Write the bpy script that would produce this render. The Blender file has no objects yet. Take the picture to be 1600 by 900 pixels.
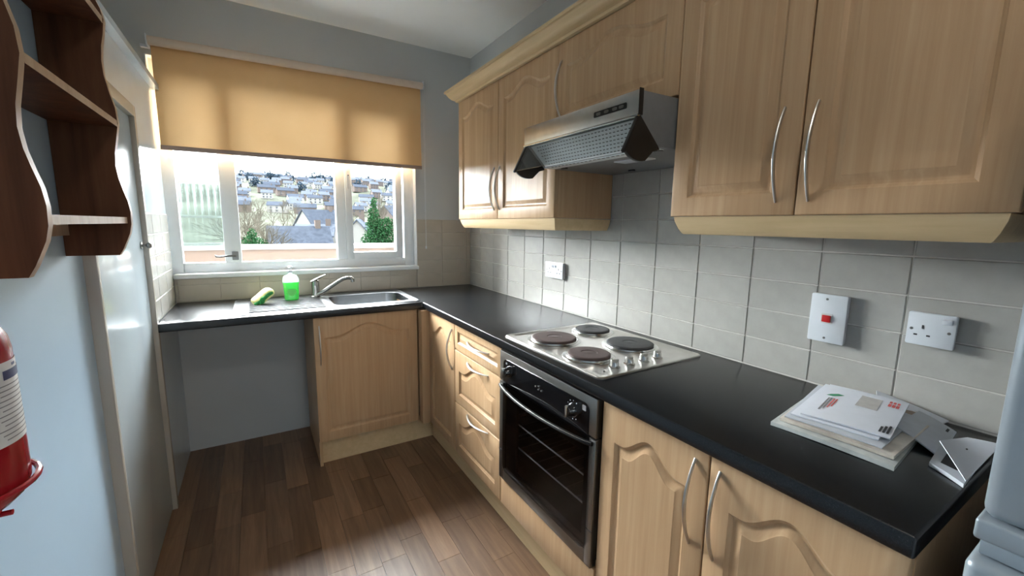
import bpy, bmesh, math, random
from mathutils import Vector, Matrix

# ------------------------------------------------------------------ camera, sky, light, exposure
SC = bpy.context.scene
COL = SC.collection
CAM = Vector((-1.4387, -3.0098, 1.3756))
YAW, PITCH, ROLL, FPX = 0.54612, -0.14760, 0.014954, 657.42
SKY = 3.8
EXPOSURE = 1.2
FILL_LAMP = 13.0  # strength of the added ceiling light

_f = Vector((math.sin(YAW) * math.cos(PITCH), math.cos(YAW) * math.cos(PITCH), math.sin(PITCH)))
_r = Vector((math.cos(YAW), -math.sin(YAW), 0))
_u = _r.cross(_f)
_r, _u = math.cos(ROLL) * _r + math.sin(ROLL) * _u, -math.sin(ROLL) * _r + math.cos(ROLL) * _u
cd = bpy.data.cameras.new('camera')
cd.sensor_width = 36.0
cd.lens = FPX * 36.0 / 1600.0
cd.clip_start = 0.02
cd.clip_end = 5000
cam = bpy.data.objects.new('camera', cd)
COL.objects.link(cam)
cam.matrix_world = Matrix(((_r.x, _u.x, -_f.x, CAM.x), (_r.y, _u.y, -_f.y, CAM.y), (_r.z, _u.z, -_f.z, CAM.z), (0, 0, 0, 1)))
SC.camera = cam


def at(px, py, Y):
    """world point at depth Y (world y) seen at photo pixel (px, py)"""
    d = _f + _r * ((px - 800) / FPX) - _u * ((py - 450) / FPX)
    return CAM + d * ((Y - CAM.y) / d.y)


world = bpy.data.worlds.new('overcast_sky')
SC.world = world
world.use_nodes = True
wn = world.node_tree
wn.nodes.clear()
wo = wn.nodes.new('ShaderNodeOutputWorld')
wb = wn.nodes.new('ShaderNodeBackground')
wb.inputs['Color'].default_value = (0.93, 0.975, 1.0, 1)
wb.inputs['Strength'].default_value = SKY
wn.links.new(wb.outputs[0], wo.inputs[0])


sl = bpy.data.lights.new('added_soft_sun', 'SUN')  # broad soft sun added to send more light through the window
sl.energy = 44.0
sl.angle = math.radians(66)
sl.color = (0.97, 0.985, 1.0)
so = bpy.data.objects.new('added_soft_sun', sl)
SUN_AZ, SUN_EL = math.radians(-12), math.radians(27)     # from beyond the window, a little to its left
_sd = Vector((math.sin(SUN_AZ) * math.cos(SUN_EL), math.cos(SUN_AZ) * math.cos(SUN_EL), math.sin(SUN_EL)))
so.rotation_euler = (-_sd).to_track_quat('-Z', 'Y').to_euler()
COL.objects.link(so)


def portal(name, loc, rx, sx, sy):
    l = bpy.data.lights.new(name, 'AREA')
    l.shape = 'RECTANGLE'
    l.size, l.size_y = sx, sy
    l.cycles.is_portal = True
    o = bpy.data.objects.new(name, l)
    o.location = loc
    o.rotation_euler = (rx, 0, 0)
    COL.objects.link(o)


portal('window_daylight', (-1.15, 0.16, 1.65), -math.pi / 2, 1.46, 1.20)
portal('rear_fill_daylight', (-0.95, -4.60, 1.45), math.pi / 2, 0.7, .9)  # sky light through the added rear opening

SC.view_settings.view_transform = 'Standard'
SC.view_settings.look = 'None'
SC.view_settings.gamma = 1.0
SC.view_settings.use_curve_mapping = False
SC.view_settings.exposure = EXPOSURE
try:
    SC.cycles.max_bounces = 10
    SC.cycles.diffuse_bounces = 6
    SC.cycles.transparent_max_bounces = 16
    SC.cycles.sample_clamp_indirect = 8.0
except Exception:
    pass

rnd = random.Random(7)

# ------------------------------------------------------------------ materials
MATS = {}


class NT:
    def __init__(s, name):
        s.m = bpy.data.materials.new(name)
        s.m.use_nodes = True
        s.t = s.m.node_tree
        s.t.nodes.clear()
        s.out = s.n('ShaderNodeOutputMaterial')

    def n(s, typ, **kw):
        nd = s.t.nodes.new(typ)
        for k, v in kw.items():
            if k.startswith('i_'):
                nd.inputs[k[2:].replace('_', ' ')].default_value = v
            else:
                setattr(nd, k, v)
        return nd

    def l(s, a, b):
        s.t.links.new(a, b)

    def coord(s, scale=(1, 1, 1), kind='Object', rot=(0, 0, 0)):
        tc = s.n('ShaderNodeTexCoord')
        mp = s.n('ShaderNodeMapping')
        mp.inputs['Scale'].default_value = scale
        mp.inputs['Rotation'].default_value = rot
        s.l(tc.outputs[kind], mp.inputs['Vector'])
        return mp.outputs[0]

    def noise(s, vec, scale=5, detail=3, rough=.5, dist=0.0):
        nd = s.n('ShaderNodeTexNoise')
        nd.inputs['Scale'].default_value = scale
        nd.inputs['Detail'].default_value = detail
        nd.inputs['Roughness'].default_value = rough
        nd.inputs['Distortion'].default_value = dist
        s.l(vec, nd.inputs['Vector'])
        return nd.outputs['Fac']

    def ramp(s, fac, stops):
        r = s.n('ShaderNodeValToRGB')
        e = r.color_ramp.elements
        while len(e) < len(stops):
            e.new(0.5)
        for i, (p, c) in enumerate(stops):
            e[i].position = p
            e[i].color = (*c, 1) if len(c) == 3 else c
        s.l(fac, r.inputs[0])
        return r.outputs[0]

    def mix(s, a, b, fac, mode='MIX'):
        m = s.n('ShaderNodeMix', data_type='RGBA', blend_type=mode)
        for sock, v in ((m.inputs[0], fac), (m.inputs[6], a), (m.inputs[7], b)):
            if hasattr(v, 'is_linked'):
                s.l(v, sock)
            else:
                sock.default_value = v if isinstance(v, float) else (*v, 1)
        return m.outputs[2]

    def pbsdf(s, col, rough=.5, metal=0.0, **kw):
        b = s.n('ShaderNodeBsdfPrincipled')
        if hasattr(col, 'is_linked'):
            s.l(col, b.inputs['Base Color'])
        else:
            b.inputs['Base Color'].default_value = (*col, 1)
        if hasattr(rough, 'is_linked'):
            s.l(rough, b.inputs['Roughness'])
        else:
            b.inputs['Roughness'].default_value = rough
        b.inputs['Metallic'].default_value = metal
        for k, v in kw.items():
            b.inputs[k.replace('_', ' ')].default_value = v
        s.l(b.outputs[0], s.out.inputs[0])
        s.b = b
        return b

    def bump(s, h, strength=.2, dist=.002):
        bp = s.n('ShaderNodeBump')
        bp.inputs['Strength'].default_value = strength
        bp.inputs['Distance'].default_value = dist
        s.l(h, bp.inputs['Height'])
        s.l(bp.outputs[0], s.b.inputs['Normal'])


def plain(name, col, rough=.5, metal=0.0, var=.06, scale=20, bump=0.0, **kw):
    """a surface colour with slight procedural variation"""
    m = NT(name)
    v = m.coord()
    f = m.noise(v, scale, 3)
    c2 = tuple(min(1, c * (1 - var)) for c in col)
    c3 = tuple(min(1, c * (1 + var)) for c in col)
    m.pbsdf(m.ramp(f, [(.3, c2), (.7, c3)]), rough, metal, **kw)
    if bump:
        m.bump(m.noise(v, scale * 6, 3), bump, .001)
    MATS[name] = m.m
    return m.m


def wood(name, dark, mid, light, grain=(60, 60, 2.2), rough=.32, stave=0.0, axis=0, bump=.04):
    m = NT(name)
    v = m.coord(grain)
    f = m.noise(v, 1.0, 5, .6, .4)
    col = m.ramp(f, [(.28, dark), (.52, mid), (.75, light)])
    if stave:
        tc = m.n('ShaderNodeTexCoord')
        sp = m.n('ShaderNodeSeparateXYZ')
        m.l(tc.outputs['Object'], sp.inputs[0])
        ad = m.n('ShaderNodeMath', operation='ADD')
        m.l(sp.outputs[0], ad.inputs[0])
        m.l(sp.outputs[1], ad.inputs[1])
        dv = m.n('ShaderNodeMath', operation='DIVIDE')
        m.l(ad.outputs[0], dv.inputs[0])
        dv.inputs[1].default_value = stave
        fl = m.n('ShaderNodeMath', operation='FLOOR')
        m.l(dv.outputs[0], fl.inputs[0])
        wn_ = m.n('ShaderNodeTexWhiteNoise', noise_dimensions='1D')
        m.l(fl.outputs[0], wn_.inputs['W'])
        tint = m.ramp(wn_.outputs['Value'], [(0, (.90, .88, .86)), (1, (1.04, 1.04, 1.04))])
        col = m.mix(col, tint, 1.0, 'MULTIPLY')
    m.pbsdf(col, rough)
    m.b.inputs['Specular IOR Level'].default_value = .14
    if bump:
        m.bump(f, bump, .0008)
    MATS[name] = m.m
    return m.m


wood('beech', (.49, .315, .175), (.545, .36, .208), (.60, .41, .245), rough=.36, stave=.083)
wood('beech_trim', (.60, .44, .245), (.66, .49, .285), (.70, .53, .32), grain=(40, 3, 40), rough=.4)
wood('beech_edge', (.30, .19, .10), (.36, .23, .125), (.40, .26, .15), rough=.45)
wood('pine_dark', (.075, .030, .016), (.125, .052, .027), (.18, .082, .044), grain=(26, 26, 2.0), rough=.42)
wood('pine_edge', (.40, .28, .19), (.48, .35, .25), (.55, .42, .31), grain=(26, 26, 2.0), rough=.45)

# laminate floor strips: one tone per strip
m = NT('laminate')
oi = m.n('ShaderNodeObjectInfo')
v = m.coord((38, 2.4, 38))
f = m.noise(v, 1.0, 5, .62, .6)
g = m.ramp(f, [(.25, (.130, .073, .043)), (.55, (.200, .120, .073)), (.8, (.27, .172, .105))])
t = m.ramp(oi.outputs['Random'], [(0, (.74, .70, .66)), (.5, (.98, .97, .95)), (1, (1.30, 1.26, 1.18))])
m.pbsdf(m.mix(g, t, 1.0, 'MULTIPLY'), .36)
m.bump(f, .05, .0006)
MATS['laminate'] = m.m

plain('wall_grey', (.51, .53, .535), .75, var=.025, scale=3, bump=.10)
plain('wall_white', (.42, .56, .70), .42, var=.03, scale=4, bump=.08)
plain('ceiling_paint', (.88, .89, .87), .85, var=.02, scale=3, bump=.10)
plain('gloss_white', (.52, .60, .65), .16, var=.03, scale=5, bump=.05)
plain('gloss_cream', (.40, .375, .33), .25, var=.03, scale=5)
plain('upvc', (.74, .77, .79), .28, var=.02)
plain('grout', (.56, .54, .50), .85, var=.05, scale=60)
plain('plaster_grout', (.50, .47, .42), .85)
plain('tile_back', (.46, .41, .34), .3, var=.05, scale=9)
plain('chrome', (.62, .61, .59), .22, 1.0, var=.03)
plain('brushed_steel', (.60, .58, .55), .32, 1.0, var=.05, scale=30)
plain('sink_steel', (.24, .25, .26), .30, 1.0, var=.05, scale=30)
plain('tap_steel', (.34, .33, .31), .26, 1.0, var=.05, scale=30)
plain('rack_steel', (.80, .80, .80), .4, .2)
plain('dark_steel', (.24, .235, .225), .34, 1.0, var=.05)
plain('hood_grey', (.20, .205, .21), .42, .35, var=.04, scale=40)
plain('hood_light', (.80, .84, .86), .38, .25, var=.04)
plain('black_plastic', (.005, .005, .0055), .32, var=.1)
plain('handle_black', (.004, .004, .0045), .55, var=.1, Specular_IOR_Level=.1)
plain('black_gloss', (.006, .006, .007), .07, var=.05)
plain('plate_black', (.028, .029, .031), .55, var=.2, scale=40)
plain('plate_brown', (.060, .036, .032), .55, var=.25, scale=30)
plain('plastic_white', (.66, .69, .73), .3, var=.015)
plain('red_rocker', (.55, .012, .012), .3)
plain('red_paint', (.30, .008, .014), .22, var=.08, scale=8)
plain('label_paper', (.66, .65, .64), .6)
plain('ink_blue', (.035, .045, .12), .6)
plain('ink_grey', (.22, .21, .22), .7)
plain('ink_black', (.03, .03, .035), .7)
plain('ink_red', (.60, .10, .09), .7)
plain('label_green', (.12, .60, .10), .4)
plain('ink_green', (.03, .26, .12), .7)
plain('paper_white', (.72, .75, .82), .65, var=.02, scale=30)
plain('paper_grey', (.52, .55, .60), .65, var=.05, scale=30)
plain('paper_brown', (.38, .29, .23), .65, var=.12, scale=30)
plain('address_window', (.50, .48, .46), .25, var=.08, scale=60)
plain('plastic_wrap', (.50, .53, .52), .14, var=.25, scale=18)
plain('magazine', (.50, .45, .39), .3, var=.3, scale=20)
plain('fridge_silver', (.26, .30, .335), .40, .4, var=.02, scale=60)
plain('fridge_light', (.55, .60, .62), .3, .4, var=.02)
plain('fridge_side', (.10, .105, .11), .5)
plain('sponge_yellow', (.72, .68, .28), .9, var=.15, scale=90, bump=.5)
plain('scourer_green', (.03, .24, .055), .95, var=.4, scale=140, bump=.6)
plain('blind_tube', (.66, .54, .44), .6, var=.03)
plain('blind_bar', (.33, .24, .20), .5)
plain('peach_render', (.165, .118, .094), .9, var=.04, scale=10)
plain('coping_white', (.5, .48, .45), .8)
plain('balcony_floor', (.30, .29, .28), .9)
plain('cardboard_white', (.6, .6, .58), .8)

# worktop
m = NT('worktop')
v = m.coord()
f = m.noise(v, 380, 2, .6)
g = m.noise(v, 26, 4, .6)
c = m.ramp(f, [(.35, (.005, .0058, .007)), (.6, (.010, .0112, .0135)), (.78, (.028, .030, .034))])
m.pbsdf(c, .27)
m.bump(m.noise(v, 160, 3, .6), .16, .0006)
MATS['worktop'] = m.m

# wall tile: one faint tone per tile
m = NT('tile')
oi = m.n('ShaderNodeObjectInfo')
v = m.coord()
f = m.noise(v, 14, 4, .6)
c = m.ramp(f, [(.3, (.375, .365, .338)), (.7, (.425, .412, .382))])
t = m.ramp(oi.outputs['Random'], [(0, (.97, .97, .97)), (1, (1.03, 1.03, 1.03))])
m.pbsdf(m.mix(c, t, 1.0, 'MULTIPLY'), .24)
m.bump(m.noise(v, 9, 2), .08, .002)
MATS['tile'] = m.m

# roller blind fabric, lets daylight through
m = NT('blind_fabric')
v = m.coord((1, 1, 1))
wv = m.coord((900, 1, 220))
f = m.noise(v, 4, 3)
w = m.noise(wv, 1.0, 2)
c = m.mix(m.ramp(f, [(.3, (.78, .50, .245)), (.7, (.84, .555, .285))]), m.ramp(w, [(.3, (.90, .90, .90)), (.7, (1, 1, 1))]), 1.0, 'MULTIPLY')
d = m.n('ShaderNodeBsdfDiffuse')
tr = m.n('ShaderNodeBsdfTranslucent')
mx = m.n('ShaderNodeMixShader')
mx.inputs[0].default_value = .026
m.l(c, d.inputs[0])
m.l(c, tr.inputs[0])
m.l(d.outputs[0], mx.inputs[1])
m.l(tr.outputs[0], mx.inputs[2])
m.l(mx.outputs[0], m.out.inputs[0])
MATS['blind_fabric'] = m.m


def glassy(name, tint, gloss=.0, rough=.02, body=None, bodyfac=0.0, ior=1.45):
    """thin pane: clear, with a fresnel reflection and optional body colour"""
    m = NT(name)
    t = m.n('ShaderNodeBsdfTransparent')
    t.inputs[0].default_value = (*tint, 1)
    g = m.n('ShaderNodeBsdfGlossy')
    g.inputs['Roughness'].default_value = rough
    lw = m.n('ShaderNodeLayerWeight')
    lw.inputs['Blend'].default_value = .5
    pw_ = m.n('ShaderNodeMath', operation='POWER')
    m.l(lw.outputs['Facing'], pw_.inputs[0])
    pw_.inputs[1].default_value = 5.0
    f0 = ((ior - 1) / (ior + 1)) ** 2
    ma = m.n('ShaderNodeMath', operation='MULTIPLY_ADD')
    m.l(pw_.outputs[0], ma.inputs[0])
    ma.inputs[1].default_value = 1 - f0
    ma.inputs[2].default_value = f0
    mx = m.n('ShaderNodeMixShader')
    m.l(ma.outputs[0], mx.inputs[0])
    first = t.outputs[0]
    if body:
        d = m.n('ShaderNodeBsdfDiffuse')
        d.inputs[0].default_value = (*body, 1)
        tl = m.n('ShaderNodeBsdfTranslucent')
        tl.inputs[0].default_value = (*body, 1)
        dd = m.n('ShaderNodeMixShader')
        dd.inputs[0].default_value = .5
        m.l(d.outputs[0], dd.inputs[1])
        m.l(tl.outputs[0], dd.inputs[2])
        m2 = m.n('ShaderNodeMixShader')
        m2.inputs[0].default_value = bodyfac
        m.l(t.outputs[0], m2.inputs[1])
        m.l(dd.outputs[0], m2.inputs[2])
        first = m2.outputs[0]
    m.l(first, mx.inputs[1])
    m.l(g.outputs[0], mx.inputs[2])
    m.l(mx.outputs[0], m.out.inputs[0])
    MATS[name] = m.m


glassy('window_glass', (.96, .98, .98), ior=1.14)
glassy('visor_glass', (.86, .90, .91))
glassy('oven_glass', (.55, .55, .56), rough=.03)
glassy('bottle_plastic', (.92, .97, .95), body=(.8, .9, .88), bodyfac=.12)
glassy('soap_liquid', (.22, .75, .28), body=(.07, .42, .08), bodyfac=.75)
glassy('corrugated_plastic', (.62, .70, .69), body=(.04, .05, .05), bodyfac=.30, rough=.12, ior=2.2)

# outside
OUT = dict(Specular_IOR_Level=0.0)
plain('field', (.064, .068, .055), 1, var=.5, scale=.02, **OUT)
plain('house_wall_pale', (.24, .235, .225), .9, var=.1, **OUT)
plain('house_wall_brick', (.105, .086, .078), .9, var=.15, **OUT)
plain('roof_slate', (.050, .058, .076), .8, var=.2, scale=2, **OUT)  # slate blue-grey, pushed bluer to put distance haze into the colour
plain('roof_grey', (.080, .090, .112), .8, var=.2, scale=2, **OUT)  # grey tinted blue, distance haze put into the colour
plain('bark', (.090, .078, .060), .95, var=.3, **OUT)
plain('bark_grey', (.105, .095, .078), .95, var=.3, **OUT)
plain('ivy', (.026, .075, .032), .6, var=.6, scale=8, **OUT)
plain('fir', (.030, .048, .068), .8, var=.5, scale=6, **OUT)  # bluish evergreen, distance haze put into the leaf colour

# ------------------------------------------------------------------ mesh helpers


class MB:
    def __init__(s):
        s.v, s.f = [], []

    def add(s, verts, faces):
        o = len(s.v)
        s.v += [Vector(p) for p in verts]
        s.f += [tuple(i + o for i in q) for q in faces]
        return s

    def box(s, x0, x1, y0, y1, z0, z1):
        vs = [(x, y, z) for z in (z0, z1) for y in (y0, y1) for x in (x0, x1)]
        return s.add(vs, [(0, 2, 3, 1), (4, 5, 7, 6), (0, 1, 5, 4), (2, 6, 7, 3), (0, 4, 6, 2), (1, 3, 7, 5)])

    def prism(s, pts, vec):
        """polygon of 3d points extruded by vec"""
        n = len(pts)
        vec = Vector(vec)
        a = [Vector(p) for p in pts]
        vs = a + [p + vec for p in a]
        fs = [tuple(range(n))[::-1], tuple(range(n, 2 * n))]
        fs += [(i, (i + 1) % n, n + (i + 1) % n, n + i) for i in range(n)]
        return s.add(vs, fs)

    def loft(s, loops, cap0=True, cap1=True, closed=True):
        n = len(loops[0])
        vs = [p for L in loops for p in L]
        fs = []
        for k in range(len(loops) - 1):
            a, b = k * n, (k + 1) * n
            for i in range(n if closed else n - 1):
                j = (i + 1) % n
                fs.append((a + i, a + j, b + j, b + i))
        if cap0:
            fs.append(tuple(range(n))[::-1])
        if cap1:
            q = (len(loops) - 1) * n
            fs.append(tuple(range(q, q + n)))
        return s.add(vs, fs)

    def lathe(s, prof, c, n=24, axis='z', sx=1, sy=1):
        """prof = [(r, h)]; revolved about axis through c"""
        loops = []
        for r, h in prof:
            L = []
            for i in range(n):
                a = 2 * math.pi * i / n
                p, q = r * math.cos(a) * sx, r * math.sin(a) * sy
                if axis == 'z':
                    L.append((c[0] + p, c[1] + q, c[2] + h))
                elif axis == 'x':
                    L.append((c[0] + h, c[1] + p, c[2] + q))
                else:
                    L.append((c[0] + p, c[1] + h, c[2] + q))
            loops.append(L)
        return s.loft(loops)

    def tube(s, path, rad, n=8, flat=None, up=(0, 0, 1)):
        """sweep along path; rad scalar or list; flat = second radius factor"""
        path = [Vector(p) for p in path]
        loops = []
        m = len(path)
        for i, p in enumerate(path):
            t = (path[min(i + 1, m - 1)] - path[max(i - 1, 0)]).normalized()
            u = Vector(up)
            if abs(t.dot(u)) > .95:
                u = Vector((1, 0, 0)) if abs(t.x) < .9 else Vector((0, 1, 0))
            a = t.cross(u).normalized()
            b = a.cross(t).normalized()
            r = rad[i] if isinstance(rad, (list, tuple)) else rad
            r2 = r * (flat or 1)
            loops.append([p + a * (r * math.cos(2 * math.pi * k / n)) + b * (r2 * math.sin(2 * math.pi * k / n)) for k in range(n)])
        return s.loft(loops)

    def build(s, name, mat, parent=None, bevel=0.0, seg=2, smooth=35, mats=None, fmat=None):
        bm = bmesh.new()
        off = parent_origin(parent)
        bv = [bm.verts.new(p - off) for p in s.v]
        for i, q in enumerate(s.f):
            try:
                fc = bm.faces.new([bv[k] for k in q])
                if fmat:
                    fc.material_index = fmat(i)
            except ValueError:
                pass
        bmesh.ops.recalc_face_normals(bm, faces=bm.faces[:])
        if bevel:
            es = [e for e in bm.edges if len(e.link_faces) == 2 and e.calc_face_angle(0) > .6]
            bmesh.ops.bevel(bm, geom=es, offset=bevel, segments=seg, profile=.5, affect='EDGES', clamp_overlap=True)
        me = bpy.data.meshes.new(name)
        bm.to_mesh(me)
        bm.free()
        for k in (mats or [mat]):
            me.materials.append(MATS[k])
        if smooth:
            me.polygons.foreach_set('use_smooth', [True] * len(me.polygons))
            me.set_sharp_from_angle(angle=math.radians(smooth))
        o = bpy.data.objects.new(name, me)
        COL.objects.link(o)
        if parent is not None:
            o.parent = parent
        return o


def parent_origin(p):
    v = Vector((0, 0, 0))
    while p is not None:
        v += p.location
        p = p.parent
    return v


def bx(*a):
    return MB().box(*a)


def thing(name, label, cat, loc, group=None):
    o = bpy.data.objects.new(name, None)
    o.empty_display_size = .05
    o.location = loc
    COL.objects.link(o)
    return tag(o, label, cat, group)


def tag(o, label=None, cat=None, group=None, kind=None):
    if label:
        o['label'] = label
    if cat:
        o['category'] = cat
    if group:
        o['group'] = group
    if kind:
        o['kind'] = kind
    return o


def struct(name, mb, mat, label=None, **kw):
    o = mb.build(name, mat, None, **kw)
    return tag(o, label, None, None, 'structure')


def rr(x0, x1, y0, y1, r, n=5):
    """rounded rectangle, 2d, counter-clockwise"""
    out = []
    for cx, cy, a0 in ((x1 - r, y0 + r, -90), (x1 - r, y1 - r, 0), (x0 + r, y1 - r, 90), (x0 + r, y0 + r, 180)):
        for k in range(n + 1):
            a = math.radians(a0 + 90 * k / n)
            out.append((cx + r * math.cos(a), cy + r * math.sin(a)))
    return out


def sweep(mb, path, prof):
    """profile (d, z) swept along an xy path with mitred corners; d is to the right of travel"""
    P = [Vector((x, y)) for x, y in path]
    loops = []
    for i, p in enumerate(P):
        def nrm(a, b):
            t = (b - a).normalized()
            return Vector((t.y, -t.x))
        if i == 0:
            m_ = nrm(P[0], P[1])
        elif i == len(P) - 1:
            m_ = nrm(P[-2], P[-1])
        else:
            n1, n2 = nrm(P[i - 1], p), nrm(p, P[i + 1])
            m_ = (n1 + n2) / (1 + n1.dot(n2))
        loops.append([(p.x + m_.x * d, p.y + m_.y * d, z) for d, z in prof])
    return mb.loft(loops)


# ------------------------------------------------------------------ the room
LW = -1.85     # near left wall and left tiles
CH = 2.592     # ceiling height
fl = struct('floor', bx(-2.7, .2, -4.75, .3, -.12, -.006), 'laminate', 'brown wood-strip laminate floor')
struct('ceiling', bx(-2.7, .2, -4.75, .3, CH, CH + .12), 'ceiling_paint', 'pale matt ceiling')
wr = struct('wall_right', bx(.006, .2, -4.75, .3, -.12, CH), 'wall_grey', 'grey right wall with cream tiles above the worktop')
# window wall with its opening (slim outer wall)
WX0, WX1, WZ0, WZ1 = -1.875, -.43, 1.055, 2.235
b = MB()
b.box(-2.7, .006, .006, .16, -.12, WZ0)
b.box(-2.7, .006, .006, .16, WZ1, CH)
b.box(-2.7, WX0, .006, .16, WZ0, WZ1)
b.box(WX1, .006, .006, .16, WZ0, WZ1)
wbk = struct('wall_back', b, 'wall_grey', 'grey window wall with beige tiles', smooth=0)
# near left wall, boxed-in cupboard front, far left wall above the cupboard
struct('wall_left', bx(LW - .15, LW, -4.75, -1.41, -.12, CH), 'wall_white', 'pale blue-white left wall carrying the shelf')
b = MB()
b.box(-1.90, -1.856, -1.41, .006, 1.85, 2.075)
b.box(-1.90, -1.856, -.57, .006, -.12, 1.85)
wlf = struct('wall_left_far', b, 'gloss_white', 'white painted cupboard front beside the window')
struct('trim_1', sweep(MB(), [(-1.856, .006), (-1.856, -1.41)], [(0, 2.055), (.012, 2.058), (.017, 2.068), (.012, 2.078), (-.03, 2.082), (-.03, 2.055)]), 'gloss_white', 'white bead along the top of the cupboard front')
struct('wall_left_upper', bx(-2.70, -2.55, -1.55, .006, 1.9, CH), 'wall_grey', 'grey wall above the cupboard')
struct('cupboard_top', bx(-2.55, -1.90, -1.55, .006, 2.05, 2.074), 'gloss_white', 'top of the built-in cupboard')
# unseen wall behind the viewer; glazed opening added to bring in fill light
b = MB()
RX0, RX1, RZ0, RZ1 = -1.30, -.60, 1.0, 1.9
b.box(-2.7, RX0, -4.75, -4.55, -.12, CH)
b.box(RX1, .2, -4.75, -4.55, -.12, CH)
b.box(RX0, RX1, -4.75, -4.55, RZ1, CH)
b.box(RX0, RX1, -4.75, -4.55, -.12, RZ0)
struct('wall_rear', b, 'wall_white', 'unseen wall behind the viewer with an added opening for fill light', smooth=0)
b = MB()
b.box(RX0, RX0 + .06, -4.68, -4.62, RZ0, RZ1)
b.box(RX1 - .06, RX1, -4.68, -4.62, RZ0, RZ1)
b.box(-.98, -.92, -4.68, -4.62, RZ0, RZ1)
b.box(RX0, RX1, -4.68, -4.62, RZ0, RZ0 + .06)
b.box(RX0, RX1, -4.68, -4.62, RZ1 - .06, RZ1)
w2 = struct('added_fill_window', b, 'upvc', 'white framed window added behind the viewer for fill light')
bx(RX0 + .06, -.98, -4.652, -4.648, RZ0 + .06, RZ1 - .06).build('pane', 'window_glass', w2)
bx(-.92, RX1 - .06, -4.652, -4.648, RZ0 + .06, RZ1 - .06).build('pane', 'window_glass', w2)

# ceiling light added out of view to brighten the near end of the room
m = NT('fill_lamp_glow')
em = m.n('ShaderNodeEmission')
em.inputs[0].default_value = (1.0, .95, .87, 1)
em.inputs[1].default_value = FILL_LAMP
m.l(em.outputs[0], m.out.inputs[0])
MATS['fill_lamp_glow'] = m.m
t = thing('added_fill_lamp', 'round flush ceiling light added behind the viewer for fill light', 'lamp', (-1.15, -3.25, CH))
MB().lathe([(.17, 0), (.17, -.018), (.16, -.022)], (-1.15, -3.25, CH), 32).build('fill_lamp_base', 'upvc', t)
MB().lathe([(.155, -.022), (.15, -.045), (.125, -.070), (.08, -.088), (.03, -.096), (.001, -.097)], (-1.15, -3.25, CH), 32).build('fill_lamp_dome', 'fill_lamp_glow', t)

# floor strips, each its own board
k = 0
x = -1.88
while x < -.44:
    y = -.002 - rnd.random() * .3
    y_prev = 0.004
    while y_prev > -3.2:
        L = rnd.choice((.28, .36, .44, .52))
        y1 = y_prev - (L if y_prev < 0 else rnd.uniform(.12, .5))
        o = bx(x + .0006, x + .0994, y1 + .0006, y_prev - .0006, -.006, 0).build('plank', 'laminate', fl, smooth=0)
        y_prev = y1
    x += .1

# ---- tiles
TW, TH = .2038, .1012


def tile_mesh(w, h, th=.006, mat='tile'):
    """front faces +n (local z), width along local x, height along local y"""
    bm = bmesh.new()
    e = .0016
    lo = [(0, 0), (w, 0), (w, h), (0, h)]
    A = [bm.verts.new((p, q, 0)) for p, q in lo]
    B = [bm.verts.new((p, q, th - e)) for p, q in lo]
    Cc = [bm.verts.new((e if p == 0 else p - e, e if q == 0 else q - e, th)) for p, q in lo]
    for L0, L1 in ((A, B), (B, Cc)):
        for i in range(4):
            bm.faces.new((L0[i], L0[(i + 1) % 4], L1[(i + 1) % 4], L1[i]))
    bm.faces.new(Cc)
    me = bpy.data.meshes.new('tile')
    bm.to_mesh(me)
    bm.free()
    me.materials.append(MATS[mat])
    return me


TM = {}


def tile(parent, origin, U, V, w, h, mat='tile'):
    key = (round(w, 4), round(h, 4), mat)
    if key not in TM:
        TM[key] = tile_mesh(w, h, mat=mat)
    o = bpy.data.objects.new('tile', TM[key])
    U, V = Vector(U), Vector(V)
    N = U.cross(V)
    o.matrix_local = Matrix(((U.x, V.x, N.x, origin[0]), (U.y, V.y, N.y, origin[1]), (U.z, V.z, N.z, origin[2]), (0, 0, 0, 1)))
    COL.objects.link(o)
    o.parent = parent
    return o


def cuts(a, b, first, step):
    """cut positions from a to b (a<b) on the grid first + k*step"""
    out = [a]
    k = math.ceil((a - first) / step + 1e-6)
    while first + k * step < b - 1e-4:
        q = first + k * step
        if q - out[-1] > .012:
            out.append(q)
        k += 1
    out.append(b)
    return out


G = .0036
ycuts = cuts(-2.84, -.001, -1.8051, TW)
zc_low = cuts(.911, 1.408, 1.0082, TH)
zc_hood = cuts(1.408, 1.75, 1.0082, TH)
for zc, ys in ((zc_low, ycuts), (zc_hood, cuts(-2.128, -1.532, -1.8051, TW))):
    for z0, z1 in zip(zc[:-1], zc[1:]):
        for y0, y1 in zip(ys[:-1], ys[1:]):
            if z1 - z0 > .012:
                # facing -x : U = -y, V = z
                tile(wr, (.006, y1 - G / 2, z0 + G / 2), (0, -1, 0), (0, 0, 1), y1 - y0 - G, z1 - z0 - G)
bx(.0030, .0062, -2.84, 0.004, .905, 1.41).build('grout', 'grout', wr, smooth=0)
bx(.0030, .0062, -2.128, -1.532, 1.41, 1.75).build('grout', 'grout', wr, smooth=0)
xf = -.835
for zc, xs in ((cuts(.911, 1.049, 1.0082, TH), cuts(-1.85, WX1 - .001, xf, .2)), (zc_low, cuts(WX1 - .001, -.001, xf, .2))):
    for z0, z1 in zip(zc[:-1], zc[1:]):
        for x0, x1 in zip(xs[:-1], xs[1:]):
            if z1 - z0 > .012:
                tile(wbk, (x0 + G / 4, .006, z0 + G / 4), (1, 0, 0), (0, 0, 1), x1 - x0 - G / 2, z1 - z0 - G / 2, 'tile_back')
bx(-1.85, 0.004, .0032, .0062, .905, 1.05).build('grout', 'plaster_grout', wbk, smooth=0)
bx(WX1, 0.004, .0032, .0062, 1.05, 1.41).build('grout', 'plaster_grout', wbk, smooth=0)
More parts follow.
